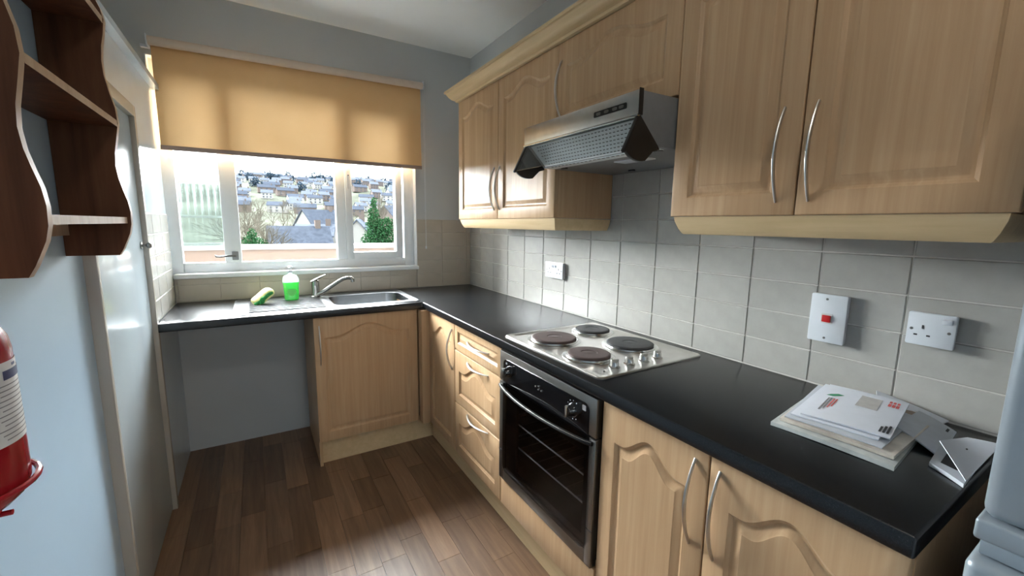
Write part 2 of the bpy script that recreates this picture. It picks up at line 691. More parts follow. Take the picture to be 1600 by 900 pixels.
for z0, z1 in zip(zc_low[:-1], zc_low[1:]):
    for y0, y1 in ((-.57, -.425), (-.425, -.215), (-.215, -.002)):
        tile(wlf, (-1.856, y0 + G / 2, z0 + G / 2), (0, 1, 0), (0, 0, 1), y1 - y0 - G, z1 - z0 - G)
bx(-1.858, -1.853, -.57, 0.004, .905, 1.41).build('grout', 'grout', wlf, smooth=0)

# ---- cupboard door in the left wall
d1 = struct('door_1', bx(-1.90, -1.86, -1.385, -.605, .01, 1.802), 'gloss_white', 'glossy white cupboard door in the left wall', bevel=.002)
b = MB()
b.box(-1.90, -1.822, -1.41, -1.388, 0, 1.85)
b.build('door_frame', 'gloss_cream', d1, bevel=.002)
bx(-1.90, -1.842, -.602, -.572, 0, 1.85).build('door_frame', 'gloss_cream', d1, bevel=.002)
bx(-1.90, -1.842, -1.388, -.602, 1.805, 1.85).build('door_frame', 'gloss_cream', d1, bevel=.002)
kb = MB()
kb.lathe([(.016, 0), (.017, .003), (.006, .006), (.005, .016), (.012, .022), (.013, .030), (.008, .036), (0.001, .037)], (-1.86, -.645, 1.268), 16, 'x')
kb.build('knob', 'dark_steel', d1)

# ---- window
FY0, FY1 = .055, .115
b = MB()
zf = 1.07
b.box(WX0, -1.805, FY0, FY1, zf, WZ1)                       # left jamb
b.box(-.505, WX1, FY0, FY1, zf, WZ1)                        # right jamb
b.box(-1.805, -.505, FY0, FY1, zf, 1.130)                   # bottom rail
b.box(-1.805, -.505, FY0, FY1, WZ1 - .06, WZ1)              # head
w1 = struct('window_1', b, 'upvc', 'white plastic window over the sink', bevel=.004)
bx(-.965, -.905, FY0, FY1, 1.130, WZ1 - .06).build('mullion', 'upvc', w1, bevel=.004)
b = MB()
b.box(-.905, -.862, FY0 - .012, FY1 - .01, 1.130, 2.172)
b.box(-.568, -.520, FY0 - .012, FY1 - .01, 1.130, 2.172)
b.box(-.862, -.568, FY0 - .012, FY1 - .01, 1.130, 1.178)
b.box(-.862, -.568, FY0 - .012, FY1 - .01, 2.125, 2.172)
cs = b.build('casement_frame', 'upvc', w1, bevel=.003)
b = MB()
b.prism([(q[0], .043, q[1]) for q in rr(-.893, -.876, 1.60, 1.72, .006)], (0, -.012, 0))
b.lathe([(.007, -.004), (.009, -.012), (.001, -.014)], (-.8845, .043 - .002, 1.69), 12, 'y')
b.build('window_lock', 'plastic_white', cs)
MB().lathe([(.004, 0), (.004, -.003), (.001, -.004)], (-.8845, .026, 1.69), 10, 'y').build('keyhole', 'ink_black', cs)
st = bx(-1.602, -1.518, FY0 - .02, FY1 - .02, 1.130, 2.175).build('casement_stile', 'upvc', w1, bevel=.004)
b = MB()
b.prism([(q[0], .036, q[1]) for q in rr(-1.566, -1.534, 1.145, 1.195, .003)], (0, -.010, 0))
b.tube([(-1.55, .028, 1.17), (-1.55, .004, 1.172), (-1.59, .0, 1.172), (-1.625, .0, 1.166), (-1.645, .0, 1.170), (-1.648, .0, 1.178)], [.006, .006, .005, .0055, .006, .004], 8)
b.build('window_handle', 'dark_steel', w1)
bx(-1.805, -1.602, .083, .087, 1.13, 2.175).build('pane', 'window_glass', w1, smooth=0)
bx(-1.518, -.965, .083, .087, 1.13, 2.175).build('pane', 'window_glass', w1, smooth=0)
bx(-.862, -.568, .075, .079, 1.178, 2.125).build('pane', 'window_glass', cs, smooth=0)
bx(-1.85, -.424, -.022, .06, 1.046, 1.0735).build('window_sill', 'upvc', w1, bevel=.005)
b = MB()
b.box(WX1 - .004, WX1 + .001, -.001, FY0, 1.0735, WZ1)
b.box(WX0 - .001, WX0 + .004, -.001, FY0, 1.0735, WZ1)
b.box(WX0, WX1, -.001, FY0, WZ1 - .004, WZ1 + .001)
b.build('window_reveal', 'upvc', w1, smooth=0)
bx(WX0, WX1, .105, .20, 1.03, 1.068).build('outer_sill', 'upvc', w1)

# ------------------------------------------------------------------ kitchen units
FX = -.578   # front face of the base doors (right run)


def panel_door(w, h, t=.019, arch=.05, m=.052, top=None):
    """routed door front in local (u, v, n): loops from the back to the raised field"""
    K = 26
    top = m if top is None else top

    def loop(i, n_, arched=True, mt=None):
        mt = (m + i) if mt is None else mt
        u0, u1 = mt, w - mt
        v0 = mt
        vt = h - (top + i if arched or mt >= m else mt)
        out = [(u0, v0, n_), (u1, v0, n_)]
        for k in range(K + 1):
            s_ = k / K
            u = u1 + (u0 - u1) * s_
            q = abs(s_ - .5) * 2
            rise = arch * .5 * (1 + math.cos(math.pi * min(1, q / .80))) if arch else 0
            out.append((u, vt + rise, n_))
        return out

    def rect(i, n_):
        out = [(i, i, n_), (w - i, i, n_)]
        for k in range(K + 1):
            s_ = k / K
            out.append((w - i + (2 * i - w) * s_, h - i, n_))
        return out
    return [rect(0, 0), rect(0, t - .003), rect(.0012, t - .0008), rect(.003, t), loop(0, t), loop(.002, t - .0022), loop(.004, t - .0030), loop(.0085, t - .0078), loop(.0125, t - .0088), loop(.0165, t - .0080), loop(.027, t - .0022), loop(.030, t - .0016), loop(.032, t - .0003)]


def place_door(name, parent, o, U, N, w, h, **kw):
    U, N = Vector(U), Vector(N)
    o = Vector(o)
    loops = [[o + U * u + Vector((0, 0, v)) + N * n for u, v, n in L] for L in panel_door(w, h, **kw)]
    return MB().loft(loops).build(name, 'beech', parent, smooth=28)


def bow_handle(parent, c, A, N, L=.222, out=.030, r=.0062):
    """bow handle; c = middle on the door face, A = along, N = outward"""
    c, A, N = Vector(c), Vector(A), Vector(N)
    path, rad = [], []
    for k in range(19):
        s_ = -1 + 2 * k / 18
        path.append(c + A * (s_ * L / 2) + N * (out * math.cos(s_ * math.pi / 2) ** .85 - .0005))
        rad.append(r * (.72 + .28 * math.cos(s_ * math.pi / 2)))
    side = A.cross(N)
    return MB().tube(path, rad, 10, flat=.62, up=tuple(side)).build('handle', 'brushed_steel', parent)


def rdoor(parent, ya, yb, z0, z1, xface, **kw):
    """door on the right-hand run facing -x between y = ya (far) and yb (near)"""
    t = .019
    return place_door('door', parent, (xface + t, ya - .0015, z0), (0, -1, 0), (-1, 0, 0), ya - yb - .003, z1 - z0, **kw)


def carcass(parent, x0, x1, y0, y1, z0, z1, mat='beech', top=False, skip=()):
    t = .016
    b = MB()
    b.box(x0, x1, y0, y0 + t, z0, z1)
    b.box(x0, x1, y1 - t, y1, z0, z1)
    b.box(x1 - .006, x1, y0 + t, y1 - t, z0, z1)
    b.box(x0, x1 - .006, y0 + t, y1 - t, z0, z0 + t)
    if top:
        b.box(x0, x1 - .006, y0 + t, y1 - t, z1 - t, z1)
    return b.build('carcass', mat, parent, smooth=0)


Z0, Z1 = .155, .866
# corner base cabinet
t = thing('base_cabinet', 'narrow base cabinet door in the inner corner beside the drawers', 'cabinet', (-.3, -.8, .15))
carcass(t, -.558, -.012, -1.019, -.012, .152, .868)
dr = rdoor(t, -.640, -1.018, Z0, Z1, FX, top=.112, arch=.052)
bow_handle(dr, (FX, -.985, .716), (0, 0, 1), (-1, 0, 0))
b = MB()
b.box(-.625, -.572, -.640, -.572, Z0, Z1)
b.build('corner_post', 'beech', t, bevel=.002)
# drawer unit
t = thing('drawer_unit', 'three-drawer base unit left of the oven', 'drawer unit', (-.3, -1.27, .15))
carcass(t, -.558, -.012, -1.519, -1.021, .152, .868)
for z0, z1, arch, top, hz in ((.731, Z1, 0, .036, .805), (.441, .726, .062, .105, .699), (Z0, .436, .062, .10, .424)):
    dd = place_door('drawer', t, (FX + .019, -1.0215, z0), (0, -1, 0), (-1, 0, 0), .495, z1 - z0, arch=arch, m=.036 if arch == 0 else .052, top=top)
    bow_handle(dd, (FX, -1.288, hz), (0, 1, 0), (-1, 0, 0))
# oven housing
t = thing('oven_housing', 'beech housing panel below the built-in oven', 'cabinet', (-.3, -1.82, .15))
b = MB()
b.box(-.558, -.012, -1.537, -1.521, .152, .868)
b.box(-.558, -.012, -2.126, -2.122, .152, .868)
b.box(-.558, -.012, -2.122, -1.537, .152, .168)
b.box(-.558, -.012, -2.122, -1.537, .262, .278)
b.build('carcass', 'beech', t, smooth=0)
bx(FX, FX + .019, -2.124, -1.5225, Z0, .284).build('filler_panel', 'beech', t, bevel=.002)
# double base cabinet
t = thing('base_cabinet', 'wide two-door base cabinet between the oven and the fridge', 'cabinet', (-.3, -2.48, .15))
carcass(t, -.558, -.012, -2.832, -2.130, .152, .868)
for ya, yb, hy in ((-2.130, -2.4805, -2.445), (-2.4815, -2.832, -2.508)):
    dr = rdoor(t, ya, yb, Z0, Z1, FX, top=.115, arch=.055)
    bow_handle(dr, (FX, hy, .724), (0, 0, 1), (-1, 0, 0))
# sink cabinet
t = thing('sink_cabinet', 'single-door beech cabinet under the sink', 'cabinet', (-.9, -.3, .15))
b = MB()
b.box(-1.204, -1.188, -.558, -.012, .0, .868)
b.box(-.640, -.624, -.558, -.012, .152, .868)
b.box(-1.188, -.640, -.558, -.012, .152, .168)
b.box(-1.188, -.640, -.018, -.012, .168, .868)
b.build('carcass', 'beech', t, smooth=0)
dr = place_door('door', t, (-1.204, FX + .019, Z0), (1, 0, 0), (0, -1, 0), .572, Z1 - Z0, top=.112, arch=.062)
bow_handle(dr, (-1.177, FX, .711), (0, 0, 1), (0, -1, 0))
# plinths
o = bx(-.522, -.506, -2.832, -.524, 0, .150).build('plinth', 'beech_trim')
tag(o, 'long beech plinth board under the cabinets of the right-hand run', 'plinth')
o = bx(-1.186, -.506, -.522, -.506, 0, .150).build('plinth', 'beech_trim')
tag(o, 'short beech plinth board under the sink cabinet', 'plinth')

# worktop: L shape with the bowl cut out
BX0, BX1, BY0, BY1 = -1.075, -.632, -.492, -.128     # bowl
wt = MB()
Zb, Zt = .870, .910
xs = [-1.848, BX0 - .006, BX1 + .006, -.60, -.0005]
ys = [-2.838, -.60, BY0 - .006, BY1 + .006, -.0005]


def solid(i, j):
    if not (0 <= i < 4 and 0 <= j < 4):
        return False
    if j == 0:
        return i == 3
    return not (i == 1 and j == 2)


idx = {}


def vtx(i, j, k):
    if (i, j, k) not in idx:
        idx[(i, j, k)] = len(wt.v)
        wt.v.append(Vector((xs[i], ys[j], Zt if k else Zb)))
    return idx[(i, j, k)]


for i in range(4):
    for j in range(4):
        if not solid(i, j):
            continue
        wt.f.append((vtx(i, j, 1), vtx(i + 1, j, 1), vtx(i + 1, j + 1, 1), vtx(i, j + 1, 1)))
        wt.f.append((vtx(i, j, 0), vtx(i, j + 1, 0), vtx(i + 1, j + 1, 0), vtx(i + 1, j, 0)))
        for di, dj, p, q in ((-1, 0, (i, j), (i, j + 1)), (1, 0, (i + 1, j), (i + 1, j + 1)), (0, -1, (i, j), (i + 1, j)), (0, 1, (i, j + 1), (i + 1, j + 1))):
            if not solid(i + di, j + dj):
                wt.f.append((vtx(*p, 0), vtx(*q, 0), vtx(*q, 1), vtx(*p, 1)))
o = wt.build('worktop', 'worktop', None, bevel=.006, seg=3)
tag(o, 'black L-shaped kitchen worktop running under the window and tiled wall', 'worktop')

# wall units
WFX = -.335
WB, WTOP = 1.412, 2.106


def wall_unit(label, y0, y1, z0, doors, loc):
    t = thing('wall_cabinet', label, 'cabinet', loc)
    carcass(t, WFX + .020, -.001, y1 + .0005, y0 - .0005, z0, WTOP, top=True)
    out = []
    for ya, yb, hy, hz, kw in doors:
        dr = rdoor(t, ya, yb, z0 - .002 if z0 < 1.5 else z0, WTOP - .001, WFX, **kw)
        bow_handle(dr, (WFX, hy, hz), (0, 0, 1), (-1, 0, 0))
    return t


kw = dict(top=.100, arch=.048, m=.054)
wall_unit('two-door beech wall cabinet nearest the window', -.535, -1.531, WB, [(-.535, -1.0325, -.997, 1.566, kw), (-1.0335, -1.531, -1.055, 1.566, kw)], (-.16, -1.03, WB))
wall_unit('short beech wall cabinet above the cooker hood', -1.531, -2.130, 1.768, [(-1.531, -2.130, -1.556, 1.927, dict(top=.092, arch=.045, m=.056))], (-.16, -1.83, 1.768))
wall_unit('two-door beech wall cabinet above the sockets and post', -2.130, -2.838, WB, [(-2.130, -2.4825, -2.440, 1.553, kw), (-2.4835, -2.838, -2.512, 1.553, kw)], (-.16, -2.48, WB))
# cornice over all three, pelmets under two
cor = [(-.03, 2.108), (.012, 2.108), (.016, 2.116), (.030, 2.122), (.046, 2.138), (.058, 2.158), (.066, 2.160), (.066, 2.172), (-.03, 2.172)]
o = sweep(MB(), [(-.001, -2.838), (WFX, -2.838), (WFX, -.535), (-.001, -.535)], [(-d, z) for d, z in cor][::-1]).build('cornice', 'beech_trim')
tag(o, 'moulded beech cornice along the top of the wall cabinets', 'cornice')
pel = [(-.018, 1.409), (.006, 1.409), (.004, 1.396), (-.004, 1.374), (-.012, 1.360), (-.016, 1.357), (-.030, 1.357)]
for path, lab in (([(-.001, -1.522), (-.322, -1.522), (-.322, -.548), (-.001, -.548)], 'beech light pelmet under the wall cabinet nearest the window'),
                  ([(-.001, -2.820), (-.322, -2.820), (-.322, -2.146), (-.001, -2.146)], 'beech light pelmet under the wall cabinet above the sockets')):
    o = sweep(MB(), path, [(-d, z) for d, z in pel][::-1]).build('pelmet', 'beech_trim')
    tag(o, lab, 'pelmet')

# ------------------------------------------------------------------ cooker hood
HY0, HY1 = -2.127, -1.534
t = thing('cooker_hood', 'grey visor cooker hood with a steel front over the hob', 'cooker hood', (-.25, -1.83, 1.61))
prof = [(-.008, 1.612), (-.405, 1.612), (-.484, 1.690), (-.484, 1.758), (-.008, 1.764)]
b = MB()
b.prism([(x_, HY0, z_) for x_, z_ in prof], (0, HY1 - HY0, 0))
body = b.build('hood_body', 'hood_grey', t, bevel=.002)
b = MB().box(-.494, -.4845, HY0 - .001, HY1 + .001, 1.692, 1.759)
fp = b.build('front_panel', 'brushed_steel', t, bevel=.002)
bx(-.498, -.486, HY0, HY1, 1.686, 1.6925).build('trim_strip', 'chrome', fp, bevel=.001)
bx(-.4955, -.480, HY0 - .003, HY0 - .0005, 1.690, 1.762).build('edge_strip', 'black_plastic', fp)
cp = MB().prism([(-.4945, y_, z_) for y_, z_ in rr(-2.082, -1.943, 1.716, 1.733, .004)], (-.002, 0, 0)).build('control_panel', 'black_plastic', fp)
for yy in (-1.965, -2.0, -2.035, -2.062):
    MB().prism([(-.4965, y_, z_) for y_, z_ in rr(yy - .009, yy + .009, 1.7205, 1.7285, .003)], (-.0022, 0, 0)).build('button', 'dark_steel', cp)
# perforated filter on the slope: plate plus slots
A, B = Vector((-.478, 0, 1.684)), Vector((-.408, 0, 1.615))
nrm_ = Vector((-(A.z - B.z), 0, (A.x - B.x))).normalized()
if nrm_.x > 0:
    nrm_ = -nrm_
b = MB()
off = nrm_ * .002
b.prism([(A.x, HY0 + .03, A.z), (B.x, HY0 + .03, B.z), (B.x + off.x, HY0 + .03, B.z + off.z), (A.x + off.x, HY0 + .03, A.z + off.z)], (0, HY1 - HY0 - .06, 0))
filt = b.build('filter', 'hood_light', t, smooth=0)
b = MB()
for r_ in range(7):
    c_ = A.lerp(B, (r_ + .6) / 7.3) + nrm_ * .0022
    al = (B - A).normalized()
    for k in range(30):
        yc = HY0 + .05 + (HY1 - HY0 - .10) * (k + .5 * (r_ % 2)) / 30
        p1, p2 = c_ - al * .0016, c_ + al * .0016
        b.add([(p1.x, yc - .005, p1.z), (p2.x, yc - .005, p2.z), (p2.x, yc + .005, p2.z), (p1.x, yc + .005, p1.z)], [(0, 1, 2, 3)])
s_ = b.build('filter_slots', 'ink_black', filt, smooth=0)
tag(s_, kind='stuff')
bx(-.405, -.355, HY0 + .02, HY1 - .02, 1.6095, 1.613).build('lower_grille', 'hood_light', t)
b = MB()
for k in range(22):
    yc = HY0 + .06 + (HY1 - HY0 - .12) * k / 21
    b.box(-.398, -.393, yc - .006, yc + .006, 1.6088, 1.6096)
tag(b.build('grille_slots', 'ink_black', t, smooth=0), kind='stuff')
bx(-.30, -.24, -1.98, -1.84, 1.6085, 1.6125).build('lamp_cover', 'plastic_white', t, bevel=.001)
for yy, xx in ((-2.09, -.36), (-1.60, -.34), (-1.72, -.08)):
    MB().prism([(x_, y_, 1.6125) for x_, y_ in rr(xx - .008, xx + .008, yy - .016, yy + .016, .006)], (0, 0, -.005)).build('clip', 'black_plastic', t)
# tilted glass visor and its black cheeks
V0, V1 = Vector((-.490, 0, 1.688)), Vector((-.540, 0, 1.590))
b = MB().prism([(V0.x, HY0 + .012, V0.z), (V1.x, HY0 + .012, V1.z), (V1.x + .004, HY0 + .012, V1.z - .001), (V0.x + .004, HY0 + .012, V0.z - .001)], (0, HY1 - HY0 - .024, 0))
vis = b.build('visor', 'visor_glass', t, smooth=0)
cheek = [(-.486, 1.690), (-.496, 1.684), (-.545, 1.588), (-.540, 1.583)]
for k in range(1, 9):
    a_ = math.radians(200 + 100 * k / 9)
    cheek.append((-.478 + .062 * math.cos(a_) * 1.05, 1.612 + .048 * math.sin(a_)))
cheek += [(-.425, 1.596), (-.398, 1.604), (-.404, 1.612)]
for yy in (HY0 - .001, HY1 - .011):
    MB().prism([(x_, yy, z_) for x_, z_ in cheek], (0, .012, 0)).build('visor_cheek', 'black_plastic', vis, bevel=.001)

# ------------------------------------------------------------------ oven
OY0, OY1 = -2.118, -1.526
OF = -.594
t = thing('built_in_oven', 'black glass built-in oven with steel surround under the hob', 'oven', (-.3, -1.82, .285))
b = MB()
b.box(-.560, -.06, OY0 + .01, OY0 + .02, .300, .850)
b.box(-.560, -.06, OY1 - .024, OY1 - .014, .300, .850)
b.box(-.560, -.06, OY0 + .02, OY1 - .024, .840, .850)
b.box(-.560, -.06, OY0 + .02, OY1 - .024, .300, .310)
b.box(-.070, -.06, OY0 + .02, OY1 - .024, .310, .840)
b.build('oven_cavity', 'black_plastic', t, smooth=0)
fas = bx(OF + .004, OF + .028, OY0, OY1, .733, .860).build('control_fascia', 'dark_steel', t, bevel=.002)
pts = [(-2.086, .736), (-1.560, .736)] + [p for p in rr(-2.086, -1.560, .70, .832, .024, 6) if p[1] > .75]
MB().prism([(OF + .004, y_, z_) for y_, z_ in pts], (-.0035, 0, 0)).build('control_glass', 'black_gloss', fas)
for yy, zz in ((-1.606, .788), (-2.012, .788)):
    kn = MB().lathe([(.0215, 0), (.0225, -.004), (.0185, -.010), (.0165, -.022), (.015, -.025), (.001, -.0255)], (OF, yy, zz), 24, 'x').build('oven_knob', 'black_gloss', fas)
    MB().box(OF - .033, OF - .008, yy - .0035, yy + .0035, zz - .019, zz + .019).build('knob_grip', 'chrome', kn, bevel=.002)
    MB().lathe([(.0235, .0), (.0235, -.003), (.0222, -.003), (.0222, 0)], (OF, yy, zz), 24, 'x').build('knob_ring', 'chrome', kn)
    if yy < -2:
        for a_ in range(9):
            an = math.radians(-120 + a_ * 30)
            c_ = (yy + .031 * math.cos(an), zz + .031 * math.sin(an))
            MB().prism([(OF + .0006, y_, z_) for y_, z_ in rr(c_[0] - .0016, c_[0] + .0016, c_[1] - .0016, c_[1] + .0016, .0008, 2)], (-.0006, 0, 0)).build('dial_mark', 'plastic_white', fas)
for yy, dz in ((-1.800, .004), (-1.818, -.002), (-1.836, -.002), (-1.818, .010)):
    MB().lathe([(.0035, 0), (.003, -.004), (.0005, -.005)], (OF + .0005, yy, .790 + dz), 10, 'x').build('timer_button', 'chrome', fas)
MB().prism([(OF + .0006, y_, z_) for y_, z_ in rr(-2.074, -2.056, .806, .824, .004)], (-.0006, 0, 0)).build('function_symbol', 'ink_grey', fas)
MB().prism([(OF + .0006, y_, z_) for y_, z_ in rr(-1.592, -1.580, .812, .822, .004)], (-.0006, 0, 0)).build('function_symbol', 'ink_grey', fas)
# door: steel frame with dark glass and two shelves behind
b = MB()
outer = [(OY0, .289), (OY1, .289), (OY1, .727), (OY0, .727)]
b.box(OF + .004, OF + .028, OY0, -2.088, .289, .727)
b.box(OF + .004, OF + .028, -1.562, OY1, .289, .727)
b.box(OF + .004, OF + .028, -2.088, -1.562, .289, .340)
od = b.build('oven_door', 'dark_steel', t, bevel=.0015)
for ya, yb in ((OY0 - .0005, -2.088), (-1.562, OY1 + .0005)):
    bx(OF + .0032, OF + .006, ya, yb, .417, .420).build('joint_line', 'ink_black', od)
pts = [p for p in rr(-2.092, -1.558, .336, .80, .03, 6) if p[1] < .5] + [(-1.558, .727), (-2.092, .727)]
pts = sorted([p for p in pts], key=lambda p: math.atan2(p[1] - .53, p[0] + 1.825))
MB().prism([(OF + .0035, y_, z_) for y_, z_ in pts], (-.003, 0, 0)).build('door_glass', 'oven_glass', od)
b = MB()
b.box(-.582, -.570, -2.088, -2.062, .335, .727)
b.box(-.582, -.570, -1.650, -1.562, .335, .727)
b.box(-.582, -.570, -2.062, -1.650, .335, .36)
b.box(-.582, -.570, -2.062, -1.650, .66, .727)
b.build('glass_mask', 'black_gloss', od, smooth=0)
path, rad = [], []
for k in range(25):
    s_ = -1 + 2 * k / 24
    path.append((OF + .001 - .040 * math.cos(s_ * math.pi / 2) ** .7, -1.822 + s_ * .285, .713))
    rad.append(.009)
MB().tube(path, rad, 12, flat=.75).build('oven_handle', 'handle_black', od)
MB().tube([(p[0] - .006, p[1], p[2] + .0062) for p in path], .0010, 6).build('handle_highlight', 'brushed_steel', od)  # thin bright strip stands in for the highlight along the black handle
for zz in (.566, .466):
    ya_, yb_ = OY0 + .022, OY1 - .028
    lp = rr(-.563, -.12, ya_ + .003, yb_ - .003, .012, 3)
    loops = []
    for k in range(len(lp)):
        p0, p1, p2 = Vector(lp[k - 1]), Vector(lp[k]), Vector(lp[(k + 1) % len(lp)])
        tn = (p2 - p0).normalized()
        nn = Vector((tn.y, -tn.x))
        loops.append([(p1.x + nn.x * .003 * math.cos(a_), p1.y + nn.y * .003 * math.cos(a_), zz + .003 * math.sin(a_)) for a_ in [2 * math.pi * q / 6 for q in range(6)]])
    sh = MB().loft(loops + [loops[0]], cap0=False, cap1=False).build('oven_shelf', 'rack_steel', t)
    for k in range(9):
        yy = OY0 + .05 + k * .06
        MB().tube([(-.560, yy, zz), (-.122, yy, zz)], .0018, 6).build('shelf_wire', 'dark_steel', sh)

# ------------------------------------------------------------------ hob
t = thing('electric_hob', 'steel electric hob with four solid plates set into the black worktop', 'hob', (-.31, -1.81, .91))
L0 = [(x_, y_, .9102) for x_, y_ in rr(-.565, -.062, -2.100, -1.512, .02)]
L1 = [(x_, y_, .9145) for x_, y_ in rr(-.565, -.062, -2.100, -1.512, .02)]
L2 = [(x_, y_, .9175) for x_, y_ in rr(-.562, -.065, -2.097, -1.515, .02)]
L3 = [(x_, y_, .9175) for x_, y_ in rr(-.545, -.082, -2.080, -1.532, .024)]
L4 = [(x_, y_, .9145) for x_, y_ in rr(-.538, -.089, -2.073, -1.539, .024)]
MB().loft([L0, L1, L2, L3, L4]).build('hob_tray', 'brushed_steel', t)
for x_, y_, r_, mt in ((-.420, -1.672, .089, 'plate_brown'), (-.186, -1.640, .074, 'plate_black'), (-.208, -1.882, .089, 'plate_black'), (-.442, -1.908, .076, 'plate_brown')):
    ring = MB().lathe([(r_ + .020, 0), (r_ + .019, .002), (r_ + .008, .0035), (r_ + .006, .0085), (r_ + .001, .0085), (r_ - .002, .002)], (x_, y_, .9142), 40).build('plate_ring', 'chrome', t)
    MB().lathe([(r_ + .001, .002), (r_ + .001, .0135), (r_ - .003, .0158), (r_ - .008, .0160), (.030, .0160), (.028, .0145), (.010, .0145), (.008, .0150), (.0005, .0150)], (x_, y_, .9142), 40).build('hot_plate', mt, ring)
for x_ in (-.447, -.378, -.307, -.238):
    kn = MB().lathe([(.019, 0), (.019, .003), (.0155, .005), (.0145, .018), (.013, .0205), (.0005, .021)], (x_, -2.040, .9145), 20).build('hob_knob', 'chrome', t)
    MB().box(x_ - .0155, x_ + .0155, -2.0455, -2.0345, .9205, .9425).build('knob_grip', 'brushed_steel', kn, bevel=.003)
MB().lathe([(.0035, 0), (.003, .002), (.0005, .0022)], (-.505, -2.052, .9145), 10).build('pilot_lamp', 'ink_black', t)

# ------------------------------------------------------------------ sink, tap
t = thing('kitchen_sink', 'stainless steel sink with a ridged drainer on its left', 'sink', (-1.08, -.31, .91))
sx0, sx1, sy0, sy1 = -1.566, -.594, -.566, -.062
n_ = 7
lo = [[(x_, y_, .9102) for x_, y_ in rr(sx0, sx1, sy0, sy1, .03, n_)],
      [(x_, y_, .9125) for x_, y_ in rr(sx0, sx1, sy0, sy1, .03, n_)],
      [(x_, y_, .9160) for x_, y_ in rr(sx0 + .006, sx1 - .006, sy0 + .006, sy1 - .006, .026, n_)],
      [(x_, y_, .9160) for x_, y_ in rr(sx0 + .014, sx1 - .014, sy0 + .014, sy1 - .014, .024, n_)],
      [(x_, y_, .9125) for x_, y_ in rr(sx0 + .024, sx1 - .022, sy0 + .022, sy1 - .022, .022, n_)],
      [(x_, y_, .9125) for x_, y_ in rr(BX0 - .004, BX1 + .004, BY0 - .004, BY1 + .004, .07, n_)],
      [(x_, y_, .9085) for x_, y_ in rr(BX0 + .002, BX1 - .002, BY0 + .002, BY1 - .002, .07, n_)],
      [(x_, y_, .80) for x_, y_ in rr(BX0 + .010, BX1 - .010, BY0 + .010, BY1 - .010, .07, n_)],
      [(x_, y_, .768) for x_, y_ in rr(BX0 + .022, BX1 - .022, BY0 + .022, BY1 - .022, .06, n_)],
      [(x_, y_, .760) for x_, y_ in rr(BX0 + .05, BX1 - .05, BY0 + .05, BY1 - .05, .04, n_)]]
MB().loft(lo, cap0=False).build('sink_bowl', 'sink_steel', t)
for k in range(9):
    yy = -.505 + k * .043
    b = MB()
    L = []
    x0, x1 = -1.50, (-1.12 if yy < -.16 else -1.22)
    for xq, hh in ((x0, .0002), (x0 + .012, .0055), (x1 - .012, .0055), (x1, .0002)):
        L.append([(xq, yy - .0075, .9122), (xq, yy - .004, .9124 + hh), (xq, yy + .004, .9124 + hh), (xq, yy + .0075, .9122)])
    b.loft(L)
    b.build('drainer_ridge', 'sink_steel', t)
MB().lathe([(.036, 0), (.036, .003), (.026, .003), (.022, .0012), (.0005, .0012)], (-.86, -.31, .7602), 24).build('drain', 'chrome', t)
t = thing('mixer_tap', 'chrome mixer tap with a raised spout behind the sink', 'tap', (-1.138, -.150, .9125))
MB().lathe([(.027, .0002), (.027, .006), (.0225, .010), (.0215, .060), (.0225, .066), (.0225, .094), (.020, .104), (.012, .110), (.0005, .111)], (-1.138, -.150, .9130), 24).build('tap_body', 'tap_steel', t)
b = MB()
b.tube([(-1.165, -.160, 1.012), (-1.140, -.155, 1.022), (-1.110, -.162, 1.038), (-1.080, -.168, 1.053)], [.010, .016, .013, .008], 10, flat=.45)
b.build('lever', 'tap_steel', t)
MB().tube([(-1.135, -.160, .928), (-1.095, -.175, .950), (-1.050, -.192, .983), (-1.010, -.207, 1.012), (-.985, -.216, 1.027), (-.960, -.224, 1.034), (-.940, -.230, 1.033), (-.932, -.232, 1.026), (-.931, -.232, 1.008)], [.013, .0125, .0115, .011, .011, .011, .0115, .012, .012], 12).build('spout', 'tap_steel', t)

# soap bottle
bc = (-1.276, -.205, .9162)
t = thing('soap_bottle', 'clear pump bottle half full of green hand soap on the drainer', 'bottle', bc)


def oval(w, d, z, n=28, p=2.6):
    out = []
    for k in range(n):
        a = 2 * math.pi * k / n
        c_, s__ = math.cos(a), math.sin(a)
        out.append((bc[0] + w * math.copysign(abs(c_) ** (2 / p), c_), bc[1] + d * math.copysign(abs(s__) ** (2 / p), s__), bc[2] + z))
    return out


MB().loft([oval(.037, .023, 0), oval(.040, .026, .004), oval(.0405, .026, .03), oval(.043, .028, .08), oval(.046, .029, .118), oval(.045, .028, .128), oval(.036, .022, .142), oval(.018, .016, .150), oval(.013, .013, .153), oval(.013, .013, .165)]).build('bottle_body', 'bottle_plastic', t)
MB().loft([oval(.035, .021, .002), oval(.038, .024, .006), oval(.0388, .0243, .03), oval(.0412, .0262, .08), oval(.0432, .0272, .106), oval(.0432, .0272, .107)]).build('soap', 'soap_liquid', t)
b = MB()
b.lathe([(.0145, .164), (.0145, .176), (.010, .179), (.005, .180), (.005, .190), (.011, .193), (.0125, .199), (.009, .203), (.0005, .2035)], bc, 16)
b.tube([(bc[0], bc[1], bc[2] + .197), (bc[0] - .004, bc[1] - .02, bc[2] + .198), (bc[0] - .006, bc[1] - .034, bc[2] + .192)], [.005, .0045, .004], 8)
b.build('pump', 'plastic_white', t)
lab = MB()
L = []
for z_ in (.030, .085):
    L.append([(bc[0] + x_, bc[1] - .0288 - .0006 * (1 - abs(x_) / .03), bc[2] + z_) for x_ in (-.024, -.012, 0, .012, .024)])
for z_, w_ in ((.030, .016), (.058, .028)):
    pass
pts = [(0, .026), (.020, .036), (.026, .050), (.022, .066), (-.022, .066), (-.026, .050), (-.020, .036)]
